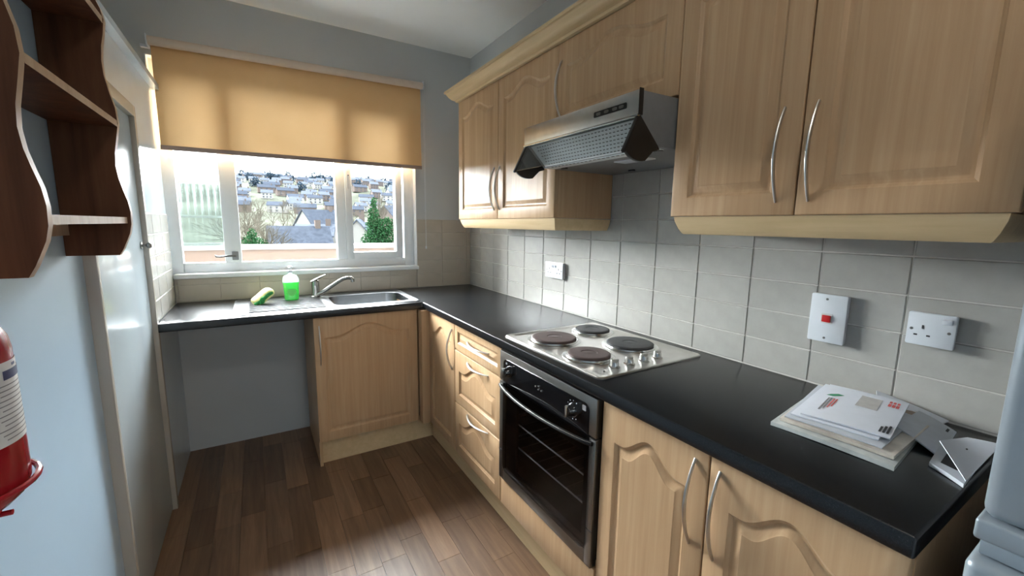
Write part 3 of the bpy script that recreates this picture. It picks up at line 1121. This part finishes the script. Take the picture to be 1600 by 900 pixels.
MB().prism([(bc[0] + x_, bc[1] - .0285, bc[2] + z_) for x_, z_ in pts], (0, -.0006, 0)).build('bottle_label', 'label_green', t)
# sponge
sc_ = Vector((-1.425, -.265, .921))
t = thing('washing_sponge', 'yellow washing sponge with green scourer strips on the drainer', 'sponge', sc_)


def blob(c, ax, ay, az, rot, n=20, m_=10, p=3.2):
    loops = []
    R_ = Matrix.Rotation(rot[2], 3, 'Z') @ Matrix.Rotation(rot[1], 3, 'Y') @ Matrix.Rotation(rot[0], 3, 'X')
    for j in range(m_ + 1):
        ph = -math.pi / 2 + math.pi * (j + .02) / (m_ + .04)
        L = []
        for k in range(n):
            th = 2 * math.pi * k / n
            def sg(v, e):
                return math.copysign(abs(v) ** e, v)
            cc = sg(math.cos(ph), 2 / p)
            q = Vector((ax * cc * sg(math.cos(th), 2 / p), ay * cc * sg(math.sin(th), 2 / p), az * sg(math.sin(ph), 2 / p)))
            q.z += .010 * math.sin(q.x * 40)
            L.append(Vector(c) + R_ @ q)
        loops.append(L)
    return loops


MB().loft(blob(sc_ + Vector((0, 0, .034)), .062, .036, .024, (.25, -.38, .35))).build('sponge_body', 'sponge_yellow', t)
MB().loft(blob(sc_ + Vector((.004, -.030, .028)), .058, .010, .011, (.25, -.40, .35))).build('scourer', 'scourer_green', t)
MB().loft(blob(sc_ + Vector((-.004, -.040, .018)), .013, .007, .020, (.1, .1, .3))).build('scourer_flap', 'scourer_green', t)

# ------------------------------------------------------------------ switches and sockets on the tiles


def plate(name, label, y0, y1, z0, z1, th=.020):
    t = thing(name, label, 'socket' if 'socket' in name else 'switch', (-.0005, (y0 + y1) / 2, (z0 + z1) / 2))
    MB().prism([(-.0005, y_, z_) for y_, z_ in rr(y0 + .002, y1 - .002, z0 + .002, z1 - .002, .003, 3)], (-th * .5, 0, 0)).build('back_box', 'plastic_white', t)
    MB().prism([(-.0005 - th * .45, y_, z_) for y_, z_ in rr(y0, y1, z0, z1, .004, 3)], (-th * .55, 0, 0)).build('face_plate', 'plastic_white', t, bevel=.0012)
    return t, -.0005 - th


def hole(t, x, y, z, w, h, mat='ink_black', name='socket_slot'):
    MB().box(x - .0006, x + .001, y - w / 2, y + w / 2, z - h / 2, z + h / 2).build(name, mat, t)


def screw(t, x, y, z):
    MB().lathe([(.0036, .001), (.0034, -.0010), (.0005, -.0014)], (x, y, z), 10, 'x').build('screw', 'dark_steel', t)


t, xf_ = plate('cooker_switch', 'tall white cooker switch with a red rocker on the tiles', -2.503, -2.411, 1.048, 1.190)
screw(t, xf_, -2.452, 1.176)
screw(t, xf_, -2.455, 1.061)
MB().prism([(xf_ + .001, y_, z_) for y_, z_ in rr(-2.470, -2.442, 1.104, 1.134, .002, 2)], (-.002, 0, 0)).build('rocker_frame', 'cardboard_white', t)
bx(xf_ - .006, xf_, -2.467, -2.445, 1.109, 1.129).build('rocker', 'red_rocker', t, bevel=.0015)
t, xf_ = plate('wall_socket', 'single white socket beside the cooker switch', -2.723, -2.634, 1.092, 1.175)
screw(t, xf_, -2.643, 1.132)
screw(t, xf_, -2.712, 1.132)
hole(t, xf_, -2.664, 1.139, .004, .009)
hole(t, xf_, -2.652, 1.118, .007, .004)
hole(t, xf_, -2.676, 1.118, .007, .004)
b = MB()
b.prism([(xf_ + .001, -2.716, 1.150), (xf_ - .007, -2.716, 1.163), (xf_ + .001, -2.716, 1.166)], (0, .018, 0))
b.build('rocker', 'plastic_white', t, bevel=.0008)
t, xf_ = plate('wall_socket', 'double white socket on the tiles near the window', -1.204, -1.043, 1.087, 1.175)
for yc in (-1.082, -1.166):
    hole(t, xf_, yc, 1.138, .004, .009)
    hole(t, xf_, yc + .012, 1.116, .007, .004)
    hole(t, xf_, yc - .012, 1.116, .007, .004)
for yc in (-1.112, -1.136):
    MB().prism([(xf_ + .001, yc - .009, 1.142), (xf_ - .007, yc - .009, 1.158), (xf_ + .001, yc - .009, 1.161)], (0, .018, 0)).build('rocker', 'plastic_white', t, bevel=.0008)
screw(t, xf_, -1.058, 1.130)
screw(t, xf_, -1.192, 1.130)

# ------------------------------------------------------------------ roller blind
BYc = -.045
t = thing('roller_blind', 'tan roller blind pulled halfway down over the window', 'blind', (-1.115, BYc, 1.75))
bx_l, bx_r = -1.846, -.392


def zt(x_):      # the tube hangs a touch lower on its left end
    return 2.290 + (x_ - bx_l) / (bx_r - bx_l) * .028


tb = MB().tube([(x_, BYc, zt(x_)) for x_ in (bx_l - .004, bx_r + .004)], .0225, 24).build('roller_tube', 'blind_tube', t)
b = MB()
NX, NZ = 40, 26
grid = []
for j in range(NZ + 1):
    for i in range(NX + 1):
        u, v_ = i / NX, j / NZ
        x_ = bx_l + .003 + (bx_r - bx_l - .006) * u
        z_ = (zt(x_) - .004) * (1 - v_) + (1.770 + .010 * u) * v_
        y_ = BYc + .0225 - .0015 - .004 * math.sin(u * 5.1 + v_ * 2) * v_ - .003 * math.sin(v_ * 6 + u)
        if v_ < .05:
            y_ = BYc + .0215
        grid.append((x_, y_, z_))
fs = [(j * (NX + 1) + i, j * (NX + 1) + i + 1, (j + 1) * (NX + 1) + i + 1, (j + 1) * (NX + 1) + i) for j in range(NZ) for i in range(NX)]
b.add(grid, fs)
fab = b.build('blind_fabric', 'blind_fabric', t)
L = []
for x_ in (bx_l + .002, bx_r - .002):
    u = (x_ - bx_l) / (bx_r - bx_l)
    zc_ = 1.763 + .010 * u
    L.append([(x_, BYc + .019 + q[0], zc_ + q[1]) for q in rr(-.006, .006, -.012, .012, .004, 3)])
MB().loft(L).build('bottom_bar', 'blind_bar', t)
for x_ in (bx_l - .008, bx_r + .006):
    bx(x_ - .003, x_ + .003, BYc - .022, .0055, zt(x_) - .026, zt(x_) + .026).build('bracket', 'plastic_white', t, bevel=.002)
bx(bx_l - .040, bx_l - .004, -.02, .0055, 2.262, 2.275).build('bracket', 'plastic_white', t)
b = MB()
cx_ = bx_r + .012
for yy in (BYc - .015, BYc + .013):
    b.tube([(cx_, yy, 2.315), (cx_ + .003, BYc + (yy - BYc) * .6, 1.75), (cx_ + .004, BYc + (yy - BYc) * .5, 1.205)], .0009, 5)
    for k in range(105):
        z_ = 2.31 - k * .0105
        b.lathe([(.0004, -.002), (.0021, 0), (.0004, .002)], (cx_ + .004 * (2.31 - z_) / 1.1, BYc + (yy - BYc) * (1 - .5 * (2.31 - z_) / 1.1), z_), 5)
b.lathe([(.001, 0), (.006, .004), (.006, .016), (.002, .022)], (cx_ + .004, BYc, 1.196), 10)
b.build('pull_chain', 'plastic_white', t)

# ------------------------------------------------------------------ post on the worktop


def sheet(name, label, corners, z, th, mat, group=None, bow=0.0, cat='envelope', parent=None):
    """flat item through four worktop corners (x, y), slightly bowed"""
    Nn = 8
    c = [Vector((x_, y_, zz)) for (x_, y_), zz in zip(corners, z if isinstance(z, (list, tuple)) else [z] * 4)]
    top, bot = [], []
    for j in range(Nn + 1):
        for i in range(Nn + 1):
            u, v_ = i / Nn, j / Nn
            p = c[0].lerp(c[1], u).lerp(c[3].lerp(c[2], u), v_)
            p.z += bow * (1 - (2 * u - 1) ** 2)
            top.append(p + Vector((0, 0, th)))
            bot.append(p)
    b = MB()
    W_ = Nn + 1
    fs = [(j * W_ + i, j * W_ + i + 1, (j + 1) * W_ + i + 1, (j + 1) * W_ + i) for j in range(Nn) for i in range(Nn)]
    K_ = len(top)
    fs2 = [tuple(K_ + q for q in f_)[::-1] for f_ in fs]
    rim = [i for i in range(W_)] + [W_ * j + Nn for j in range(1, W_)] + [W_ * Nn + i for i in range(Nn - 1, -1, -1)] + [W_ * j for j in range(Nn - 1, 0, -1)]
    side = [(rim[q], rim[(q + 1) % len(rim)], K_ + rim[(q + 1) % len(rim)], K_ + rim[q]) for q in range(len(rim))]
    b.add(top + bot, fs + fs2 + side)
    o = b.build(name, mat, parent)
    if label:
        tag(o, label, cat, group)

    def uv(u, v_, dz=.0003):
        p = c[0].lerp(c[1], u).lerp(c[3].lerp(c[2], u), v_)
        p.z += bow * (1 - (2 * u - 1) ** 2) + th + dz
        return p
    o_uv[o.name] = uv
    return o, uv


o_uv = {}
GP = 'post lying on the worktop'


def mark(parent, uv, u0, u1, v0, v1, mat, name='print'):
    pts = [uv(u0, v0), uv(u1, v0), uv(u1, v1), uv(u0, v1)]
    MB().prism(pts, (0, 0, .0003)).build(name, mat, parent, smooth=0)


# corners: far-left(wall), far-right(wall side near viewer), near-right, near-left (towards the room)
z0 = .9102
sheet('magazine', 'plastic-wrapped magazine at the bottom of the post pile', [(-.11, -2.480), (-.11, -2.722), (-.398, -2.748), (-.408, -2.520)], z0, .009, 'plastic_wrap', GP, .002, 'magazine')
sheet('magazine', 'rounded plastic-wrapped brochure second in the post pile', [(-.12, -2.49), (-.125, -2.728), (-.372, -2.738), (-.388, -2.53)], z0 + .0115, .007, 'magazine', GP, .001, 'magazine')
o, uv = sheet('envelope', 'grey-white envelope third from the top of the post pile', [(-.075, -2.478), (-.10, -2.70), (-.36, -2.715), (-.378, -2.535)], z0 + .0200, .003, 'paper_grey', GP, .001)
o, uv = sheet('envelope', 'white envelope directly below the printed top envelope', [(-.06, -2.490), (-.05, -2.668), (-.335, -2.700), (-.362, -2.540)], z0 + .0245, .003, 'paper_white', GP, .001)
o, uv = sheet('envelope', 'top white envelope printed with a green leaf and red lines', [(-.066, -2.503), (-.044, -2.668), (-.318, -2.714), (-.350, -2.556)], z0 + .0290, .003, 'paper_white', GP, .002)
mark(o, uv, .47, .72, .13, .46, 'address_window', 'address_window')
for k in range(3):
    mark(o, uv, .80 + k * .045, .83 + k * .045, .09, .15, 'ink_red', 'postage_mark')
    mark(o, uv, .80 + k * .045, .835 + k * .045, .17, .25, 'ink_red', 'postage_mark')
for k in range(4):
    mark(o, uv, .13 + k * .035, .145 + k * .035, .42, .80 - k * .05, 'ink_red' if k > 1 else 'ink_grey', 'print')
MB().prism([uv(.08, .36), uv(.12, .31), uv(.20, .26), uv(.28, .27), uv(.24, .31), uv(.16, .36)], (0, 0, .0003)).build('leaf_logo', 'ink_green', o, smooth=0)
for k in range(3):
    mark(o, uv, .86 + k * .04, .885 + k * .04, .80 - .03 * k, .93, 'ink_black', 'print')
o, uv = sheet('envelope', 'pale brown-windowed envelope against the tiles behind the pile', [(-.012, -2.590), (-.010, -2.735), (-.105, -2.725), (-.150, -2.640)], [z0 + .030, z0 + .004, z0 + .002, z0 + .030], .003, 'paper_white', GP, .003)
mark(o, uv, .25, .75, .35, .8, 'paper_brown', 'address_window')
o, uv = sheet('envelope', 'grey-white envelope sliding off the right of the post pile', [(-.055, -2.690), (-.070, -2.762), (-.255, -2.778), (-.215, -2.690)], [z0 + .022, z0 + .002, z0 + .001, z0 + .024], .003, 'paper_grey', GP, .002)
mark(o, uv, .80, .86, .08, .20, 'ink_black')
o, uv = sheet('leaflet', 'folded leaflet lying under the loose letter beside the fridge', [(-.205, -2.765), (-.150, -2.826), (-.355, -2.834), (-.310, -2.776)], z0, .008, 'paper_grey', GP, .001, 'leaflet')
mark(o, uv, .25, .7, .35, .8, 'ink_black', 'picture')
o, uv = sheet('letter', 'loose creased letter propped on a leaflet beside the fridge', [(-.105, -2.786), (-.090, -2.834), (-.345, -2.834), (-.225, -2.768)], [z0 + .010, z0 + .012, z0 + .0095, z0 + .026], .002, 'paper_white', GP, .0005, 'letter')
mark(o, uv, .45, .50, .52, .56, 'ink_black')

# ------------------------------------------------------------------ fridge-freezer at the right edge
FY = -2.904
t = thing('fridge_freezer', 'silver fridge freezer standing at the end of the worktop', 'fridge', (-.33, -3.2, 0))
bx(-.60, -.03, FY - .595, FY - .005, .03, 1.75).build('fridge_cabinet', 'fridge_side', t, bevel=.006)
bx(-.675, -.603, FY - .60, FY, 1.020, 1.75).build('fridge_door', 'fridge_silver', t, bevel=.014, seg=4)
bx(-.682, -.603, FY - .60, FY + .002, .992, 1.019).build('door_trim', 'fridge_silver', t, bevel=.004, seg=3)
bx(-.668, -.603, FY - .595, FY - .003, .967, .991).build('handle_recess', 'fridge_silver', t, bevel=.003)
dd = bx(-.690, -.603, FY - .60, FY + .004, .06, .966).build('freezer_door', 'fridge_silver', t, bevel=.012, seg=4)
path = []
for k in range(13):
    s_ = k / 12
    path.append((-.6925 - .016 * math.sin(s_ * math.pi), FY - .050 - .34 * s_, .957 - .016 * math.sin(s_ * math.pi)))
MB().tube(path, .0085, 10).build('freezer_handle', 'fridge_light', dd)
for x_ in (-.55, -.1):
    for y_ in (FY - .55, FY - .05):
        MB().lathe([(.02, 0), (.02, .028), (.014, .031)], (x_, y_, 0), 12).build('foot', 'black_plastic', t)

# ------------------------------------------------------------------ wooden wall shelf
t = thing('wall_shelf', 'dark pine wall shelf with wavy sides on the left wall', 'shelf', (LW, -1.78, 1.28))
wave = [(1.270, -1.760), (1.283, -1.747), (1.300, -1.738), (1.317, -1.731), (1.340, -1.722), (1.364, -1.717), (1.395, -1.716), (1.423, -1.719), (1.452, -1.726), (1.480, -1.732), (1.512, -1.735), (1.545, -1.733), (1.580, -1.727), (1.618, -1.721), (1.655, -1.723), (1.693, -1.731), (1.731, -1.737), (1.765, -1.738), (1.799, -1.735), (1.830, -1.729), (1.861, -1.725), (1.885, -1.729), (1.909, -1.738), (1.935, -1.750), (1.960, -1.770), (1.975, -1.80)]
wave = wave[1:]
for ya in (-1.528, -2.058):
    pts = [(LW + .001, 1.283)] + [(x_, z_) for z_, x_ in wave] + [(LW + .001, 1.975)]
    n__ = len(pts)
    b = MB().prism([(x_, ya, z_) for x_, z_ in pts], (0, .018, 0))
    b.build('side_panel', 'pine_dark', t, bevel=.0, smooth=30, mats=['pine_dark', 'pine_edge'], fmat=lambda i, n__=n__: 1 if 3 <= i <= n__ - 1 else 0)
for zz, xx in ((1.366, -1.724), (1.609, -1.722), (1.852, -1.727)):
    o = bx(LW + .001, xx, -2.040, -1.528, zz, zz + .016).build('shelf_board', None, t, smooth=0, mats=['pine_dark', 'pine_edge'], fmat=lambda i: 1 if i == 5 else 0)
bx(LW + .001, LW + .013, -2.04, -1.528, 1.335, 1.366).build('back_rail', 'pine_edge', t, smooth=0)

# ------------------------------------------------------------------ fire extinguisher
ex = Vector((-1.768, -2.285, 0))
ER, EZ0, EZ1 = .068, 1.025, 1.265
t = thing('fire_extinguisher', 'red fire extinguisher with a white instruction label on the left wall', 'fire extinguisher', (ex.x, ex.y, EZ0))
MB().lathe([(.03, 0), (.052, .004), (.062, .014), (ER, .03), (ER, .195), (.066, .210), (.058, .228), (.042, .242), (.022, .250), (.018, .260), (.018, .275)], (ex.x, ex.y, EZ0), 36).build('cylinder', 'red_paint', t)
b = MB()
b.lathe([(.02, .274), (.02, .295), (.012, .305)], (ex.x, ex.y, EZ0), 16)
b.tube([(ex.x, ex.y, EZ0 + .30), (ex.x + .03, ex.y - .04, EZ0 + .32), (ex.x + .06, ex.y - .10, EZ0 + .31)], [.008, .007, .006], 8)
b.build('valve', 'black_plastic', t)


def wrap(a0, a1, za, zb, r, n=18):
    L = []
    for z_ in (za, zb):
        L.append([(ex.x + r * math.cos(math.radians(a0 + (a1 - a0) * k / n)), ex.y + r * math.sin(math.radians(a0 + (a1 - a0) * k / n)), z_) for k in range(n + 1)])
    return MB().loft(L, cap0=False, cap1=False, closed=False)


lb = wrap(-42, 32, 1.110, 1.208, ER + .0006).build('instruction_label', 'label_paper', t)
wrap(-14, 26, 1.187, 1.198, ER + .0010).build('label_heading', 'ink_blue', lb)
for k in range(12):
    z_ = 1.180 - k * .0058
    wrap(-26 + (k % 3) * 3, 24 - (k * 7) % 11, z_, z_ + .0013, ER + .0009).build('label_line', 'ink_grey', lb)
wrap(0, 8, 1.201, 1.2045, ER + .0010, 3).build('label_symbol', 'ink_blue', lb)
b = MB()
ring = [(ex.x + .074 * math.cos(math.radians(a)), ex.y + .074 * math.sin(math.radians(a)), EZ0 + .030) for a in range(-150, 151, 12)]
b.tube(ring, .0035, 8)
b.tube([(ex.x + .05, ex.y - .05, EZ0 + .03), (ex.x + .045, ex.y - .035, EZ0 - .006), (ex.x + .03, ex.y + .03, EZ0 - .010), (ex.x + .03, ex.y + .066, EZ0 + .03)], .0035, 8)
b.tube([(LW + .004, ex.y, EZ0 + .03), (LW + .004, ex.y, EZ0 - .008), (ex.x + .05, ex.y, EZ0 - .010)], .0035, 8)
b.box(LW + .0005, LW + .004, ex.y - .02, ex.y + .02, EZ0 - .02, EZ0 + .22)
b.build('wall_bracket', 'red_paint', t)

# ------------------------------------------------------------------ outside
struct('balcony_slab', bx(-6, 5, .165, 1.46, -.25, -.05), 'balcony_floor', 'grey balcony floor outside the window')
pw = struct('parapet', bx(-6, 5, 1.30, 1.45, -.05, 1.135), 'peach_render', 'peach rendered balcony parapet')
bx(-6, 5, 1.27, 1.48, 1.135, 1.172).build('coping', 'coping_white', pw, bevel=.004)
# corrugated screen
b = MB()
L0, L1 = [], []
pts = []
nW = 24
x = -2.75
k = 0
while x < -1.640:
    pts.append((x, 1.225 + .030 * math.sin(k * math.pi / 4)))
    x += .0056
    k += 1
va = [(p[0], p[1], 1.172) for p in pts]
vb = [(p[0], p[1], 1.665) for p in pts]
b.add(va + vb, [(i, i + 1, len(va) + i + 1, len(va) + i) for i in range(len(va) - 1)])
t = thing('balcony_screen', 'corrugated translucent screen on the balcony behind the left pane', 'screen', (-2.2, 1.225, 1.172))
b.build('corrugated_sheet', 'corrugated_plastic', t)
b = MB()
b.box(-2.75, -1.645, 1.257, 1.270, 1.172, 1.195)
b.box(-2.75, -1.645, 1.257, 1.270, 1.40, 1.42)
b.build('screen_rail', 'coping_white', t)

# the rest of the building: storey above and walls to either side
b = MB()
b.box(-9, 7, -6, .16, CH + .121, 13)
b.box(-9, -2.701, -6, .16, -9, CH + .12)
b.box(.201, 7, -6, .16, -9, CH + .12)
struct('wall_outer', b, 'house_wall_brick', 'outer walls of the building above and beside the kitchen', smooth=0)

# hillside


def hz(x_, y_):
    base = -9.0
    tt = max(0, (y_ - 90) / 620)
    tt = min(1.35, tt)
    s_ = tt * tt * (3 - 2 * tt) if tt < 1 else 1
    h_ = base + s_ * (63 + .055 * x_)
    h_ += 2.2 * math.sin(x_ * .02 + y_ * .013) * min(1, tt * 3) + 1.6 * math.sin(x_ * .061 + 1.3) * min(1, tt * 2)
    return h_


b = MB()
NX, NY = 70, 66
rows_ = [-700, -400, -200, -90, -30, -5] + [6 + 900 * (j / 60) ** 1.5 for j in range(61)]
gv = []
for yy in rows_:
    for i in range(NX + 1):
        xx = -420 + 1000 * i / NX
        gv.append((xx, yy, hz(xx, yy)))
b.add(gv, [(j * (NX + 1) + i, j * (NX + 1) + i + 1, (j + 1) * (NX + 1) + i + 1, (j + 1) * (NX + 1) + i) for j in range(NY) for i in range(NX)])
struct('ground_hillside', b, 'field', 'wooded hillside beyond the balcony')

HM = {}


def house(name, label, loc, w, d, h, rh, rot, wall, roof, group=None, chim=True):
    """house with gabled roof; copies share meshes per kind"""
    key = (round(w, 1), round(d, 1), round(h, 1), round(rh, 1), wall, roof)
    t = thing(name, label, 'house', loc, group)
    t.rotation_euler = (0, 0, rot)
    if key not in HM:
        m1 = MB().box(-w / 2, w / 2, -d / 2, d / 2, 0, h)
        m1.prism([(-w / 2, -d / 2, h), (-w / 2, d / 2, h), (-w / 2, 0, h + rh)], (w, 0, 0))
        m2 = MB()
        for s__ in (-1, 1):
            m2.prism([(-w / 2 - .3, s__ * (d / 2 + .4), h - .25), (-w / 2 - .3, 0, h + rh + .02), (-w / 2 - .3, 0, h + rh + .25), (-w / 2 - .3, s__ * (d / 2 + .4), h - .02)], (w + .6, 0, 0))
        m3 = MB().box(w * .28, w * .28 + .7, -.4, .4, h + rh * .5, h + rh + 1.1)
        m4 = MB()
        for q in (-.3, 0, .3):
            for zz in (.18, .6):
                m4.box(w * q - .5, w * q + .5, -d / 2 - .06, -d / 2 + .02, h * zz, h * zz + h * .22)
        obs = [m1.build('walls', wall, None, smooth=0), m2.build('roof', roof, None, smooth=0), m3.build('chimney', 'house_wall_brick', None, smooth=0), m4.build('windows', 'roof_slate', None, smooth=0)]
        HM[key] = [o_.data for o_ in obs]
        for o_ in obs:
            bpy.data.objects.remove(o_)
    for nm, me in zip(('walls', 'roof', 'chimney', 'windows'), HM[key]):
        o_ = bpy.data.objects.new(nm, me)
        COL.objects.link(o_)
        o_.parent = t
    return t


p = at(468, 372, 62)
house('house', 'low slate-roofed building just beyond the parapet, dark grey roof', (p.x, 62, p.z - 3.4), 7.2, 5.0, 2.6, 2.2, 0.05, 'house_wall_brick', 'roof_slate')
p = at(500, 345, 100)
house('house', 'house with pale gable end above the slate-roofed building', (p.x, 100, p.z - 5.4), 8.0, 6.0, 4.4, 3.2, .5, 'house_wall_pale', 'roof_slate')
p = at(494, 360, 74)
house('house', 'pale-roofed house between the slate roof and the gabled house', (p.x, 74, p.z - 4.4), 5.6, 4.4, 3.6, 1.6, -.3, 'house_wall_pale', 'roof_grey')
p = at(563, 362, 70)
house('house', 'steep-roofed house left of the ivy-clad tree', (p.x, 70, p.z - 4.6), 5.5, 5.0, 3.4, 3.0, 1.2, 'house_wall_pale', 'roof_grey')
p = at(622, 360, 80)
house('house', 'brick house right of the ivy-clad tree', (p.x, 80, p.z - 3.2), 6.0, 6.0, 5.5, 2.2, .4, 'house_wall_brick', 'roof_slate')
kinds = [(8, 6, 4.6, 2.2, 'house_wall_pale', 'roof_grey'), (11, 6, 4.6, 2.2, 'house_wall_pale', 'roof_slate'), (8, 7, 4.8, 2.6, 'house_wall_brick', 'roof_grey'), (13, 6, 4.6, 2.4, 'house_wall_brick', 'roof_slate')]
rh_ = random.Random(21)
HP = []


def clear(x_, y_, r_):
    for a_, b_, c_ in HP:
        if (x_ - a_) ** 2 + (y_ - b_) ** 2 < (r_ + c_) ** 2:
            return False
    HP.append((x_, y_, r_))
    return True


hill_spots = []
for px_, yy, rr_ in ((493, 560, 9), (503, 580, 8), (452, 600, 8), (514, 650, 9), (380, 640, 8), (600, 650, 8), (545, 620, 7), (438, 520, 6), (466, 590, 7), (618, 600, 6), (400, 470, 6), (425, 560, 7), (470, 440, 6), (520, 480, 6), (560, 450, 6), (610, 430, 6), (575, 560, 7), (390, 540, 6), (630, 520, 6), (480, 640, 7), (415, 660, 8), (535, 690, 8), (575, 680, 7), (448, 690, 8)):
    q = at(px_, 300, yy)
    if clear(q.x, yy, rr_ * 1.25):
        hill_spots.append((q.x, yy, rr_))
n_h = 0
row = 300
while row < 720 and n_h < 190:
    x0_, x1_ = at(366, 300, row).x, at(640, 300, row).x
    xx = x0_ + rh_.uniform(0, 8)
    while xx < x1_:
        kd = rh_.choice(kinds)
        yy = row + 6 * math.sin(xx * .03) + rh_.uniform(-2, 2)
        if rh_.random() < .82 and clear(xx, yy, kd[0] * .62):
            house('house', 'small house in the rows on the far hillside', (xx, yy, hz(xx, yy) - .4), *kd[:4], rh_.uniform(-.25, .25), *kd[4:], group='houses on the far hillside')
            n_h += 1
        xx += kd[0] * rh_.uniform(1.25, 1.7)
    row += 20


def bare_tree(label, base, H, spread, seed, mat='bark', lv=5, group=None, name='bare_tree'):
    R_ = random.Random(seed)
    b = MB()

    def br(p, d, L_, r_, lev):
        q = p + d * L_
        a = d.cross(Vector((.3, .5, .81))).normalized()
        c_ = d.cross(a).normalized()
        r2 = r_ * .68
        n = 4 if lev < 2 else 3
        l0 = [p + a * (r_ * math.cos(2 * math.pi * k / n)) + c_ * (r_ * math.sin(2 * math.pi * k / n)) for k in range(n)]
        l1 = [q + a * (r2 * math.cos(2 * math.pi * k / n)) + c_ * (r2 * math.sin(2 * math.pi * k / n)) for k in range(n)]
        b.loft([l0, l1], cap0=False)
        if lev >= lv:
            return
        for k in range(3 if lev else 4):
            nd = (d + Vector((R_.gauss(0, spread), R_.gauss(0, spread), R_.gauss(.12, spread * .6)))).normalized()
            br(p + d * L_ * R_.uniform(.6, 1), nd, L_ * R_.uniform(.62, .86), r2 * .8, lev + 1)
    br(Vector(base), Vector((0, 0, 1)), H * .27, H * .020, 0)
    o_ = b.build(name, mat, None, smooth=0)
    tag(o_, label, 'tree', group)
    return o_


TG = 'bare trees beyond the balcony'
spots = [(384, 376, 46, 8.5), (402, 380, 52, 9.0), (418, 378, 57, 6.5), (438, 374, 84, 9), (455, 368, 92, 9), (474, 356, 108, 8.5), (390, 360, 74, 9.5), (420, 350, 112, 9.5), (518, 368, 86, 6.0), (460, 345, 130, 9), (540, 368, 96, 6), (560, 350, 118, 8), (412, 340, 140, 11), (380, 335, 128, 11), (398, 328, 170, 12), (445, 338, 160, 11), (425, 325, 200, 12), (380, 318, 215, 12), (480, 335, 180, 11), (505, 328, 210, 11), (535, 335, 165, 10), (600, 335, 170, 10), (625, 340, 140, 10), (460, 322, 235, 12), (550, 322, 225, 11), (610, 322, 240, 11), (405, 312, 260, 12), (440, 312, 265, 12)]
for i, (px_, py_, yy, H) in enumerate(spots):
    q = at(px_, py_, yy)
    H = H * 1.25
    zb = hz(q.x, yy) if yy > 110 else q.z - .45 * H
    bare_tree('leafless brown tree in the thicket beyond the balcony', (q.x, yy, zb), H, .42, 100 + i, 'bark' if i % 2 else 'bark_grey', 5, TG)
q = at(588, 372, 38)
bare_tree('tall leafless tree rising out of the ivy in the right pane', (q.x, 38.6, q.z - 1.5), 7.2, .20, 77, 'bark_grey', 5)


def leafy(name, label, lumps, n, size, seed, mat='ivy', cat='tree', trunk=None):
    R_ = random.Random(seed)
    c0 = lumps[0][0]
    t = thing(name, label, cat, trunk[0] if trunk else c0)
    b = MB()
    tot = sum(l[1] * l[2] for l in lumps)
    for c_, rx, rz in lumps:
        for _ in range(int(n * rx * rz / tot)):
            a, e_ = R_.uniform(0, 6.283), R_.uniform(-1, 1)
            rr_ = R_.uniform(.55, 1.05)
            p = Vector(c_) + Vector((rx * rr_ * math.cos(a) * math.sqrt(1 - e_ * e_), rx * rr_ * math.sin(a) * math.sqrt(1 - e_ * e_), rz * rr_ * e_))
            u_ = Vector((R_.gauss(0, 1), R_.gauss(0, 1), R_.gauss(0, 1))).normalized() * size
            w_ = u_.cross(Vector((R_.gauss(0, 1), R_.gauss(0, 1), R_.gauss(0, 1)))).normalized() * size * .7
            b.add([p - u_, p + w_, p + u_, p - w_], [(0, 1, 2, 3)])
    fo = b.build('foliage', mat, t, smooth=0)
    tag(fo, kind='stuff')
    if trunk:
        MB().tube([trunk[0], trunk[1]], [.22, .08], 8).build('trunk', 'bark', t)
    return t


D = 34
lum = []
for px_, py_, rx, rz in ((583, 318, .28, .55), (583, 332, .42, .8), (584, 346, .55, .9), (586, 360, .85, 1.0), (597, 358, .9, .9), (606, 352, .6, .7), (592, 374, 1.15, .9), (606, 372, .8, .9), (577, 376, .7, .7), (592, 390, 1.2, 1.0)):
    q = at(px_, py_, D)
    lum.append(((q.x, D + .2 * math.sin(px_), q.z), rx, rz))
q0, q1 = at(590, 440, D), at(583, 316, D)
leafy('ivy_tree', 'dark green ivy-clad tree outside the right pane', lum, 5200, .085, 5, trunk=((q0.x, D, q0.z - 4), (q1.x, D, q1.z)))
lum = []
for px_, py_, rx, rz in ((394, 366, .35, .45), (392, 376, .6, .5), (402, 380, .7, .45), (394, 388, .9, .6)):
    q = at(px_, py_, 36)
    lum.append(((q.x, 36, q.z), rx, rz))
leafy('evergreen_shrub', 'small evergreen shrub showing above the parapet left of the roof', lum, 1500, .07, 8, cat='shrub')
for i, (xx, yy, R) in enumerate(hill_spots):
    zz = hz(xx, yy)
    leafy('hill_tree', 'dark evergreen clump among the houses on the far hillside', [((xx, yy, zz + R * .8), R * .55, R * .75), ((xx + R * .4, yy, zz + R * .5), R * .6, R * .6), ((xx - R * .35, yy, zz + R * .4), R * .6, R * .5)], 420, R * .12, 40 + i, mat='fir')['group'] = 'evergreen clumps on the far hillside'
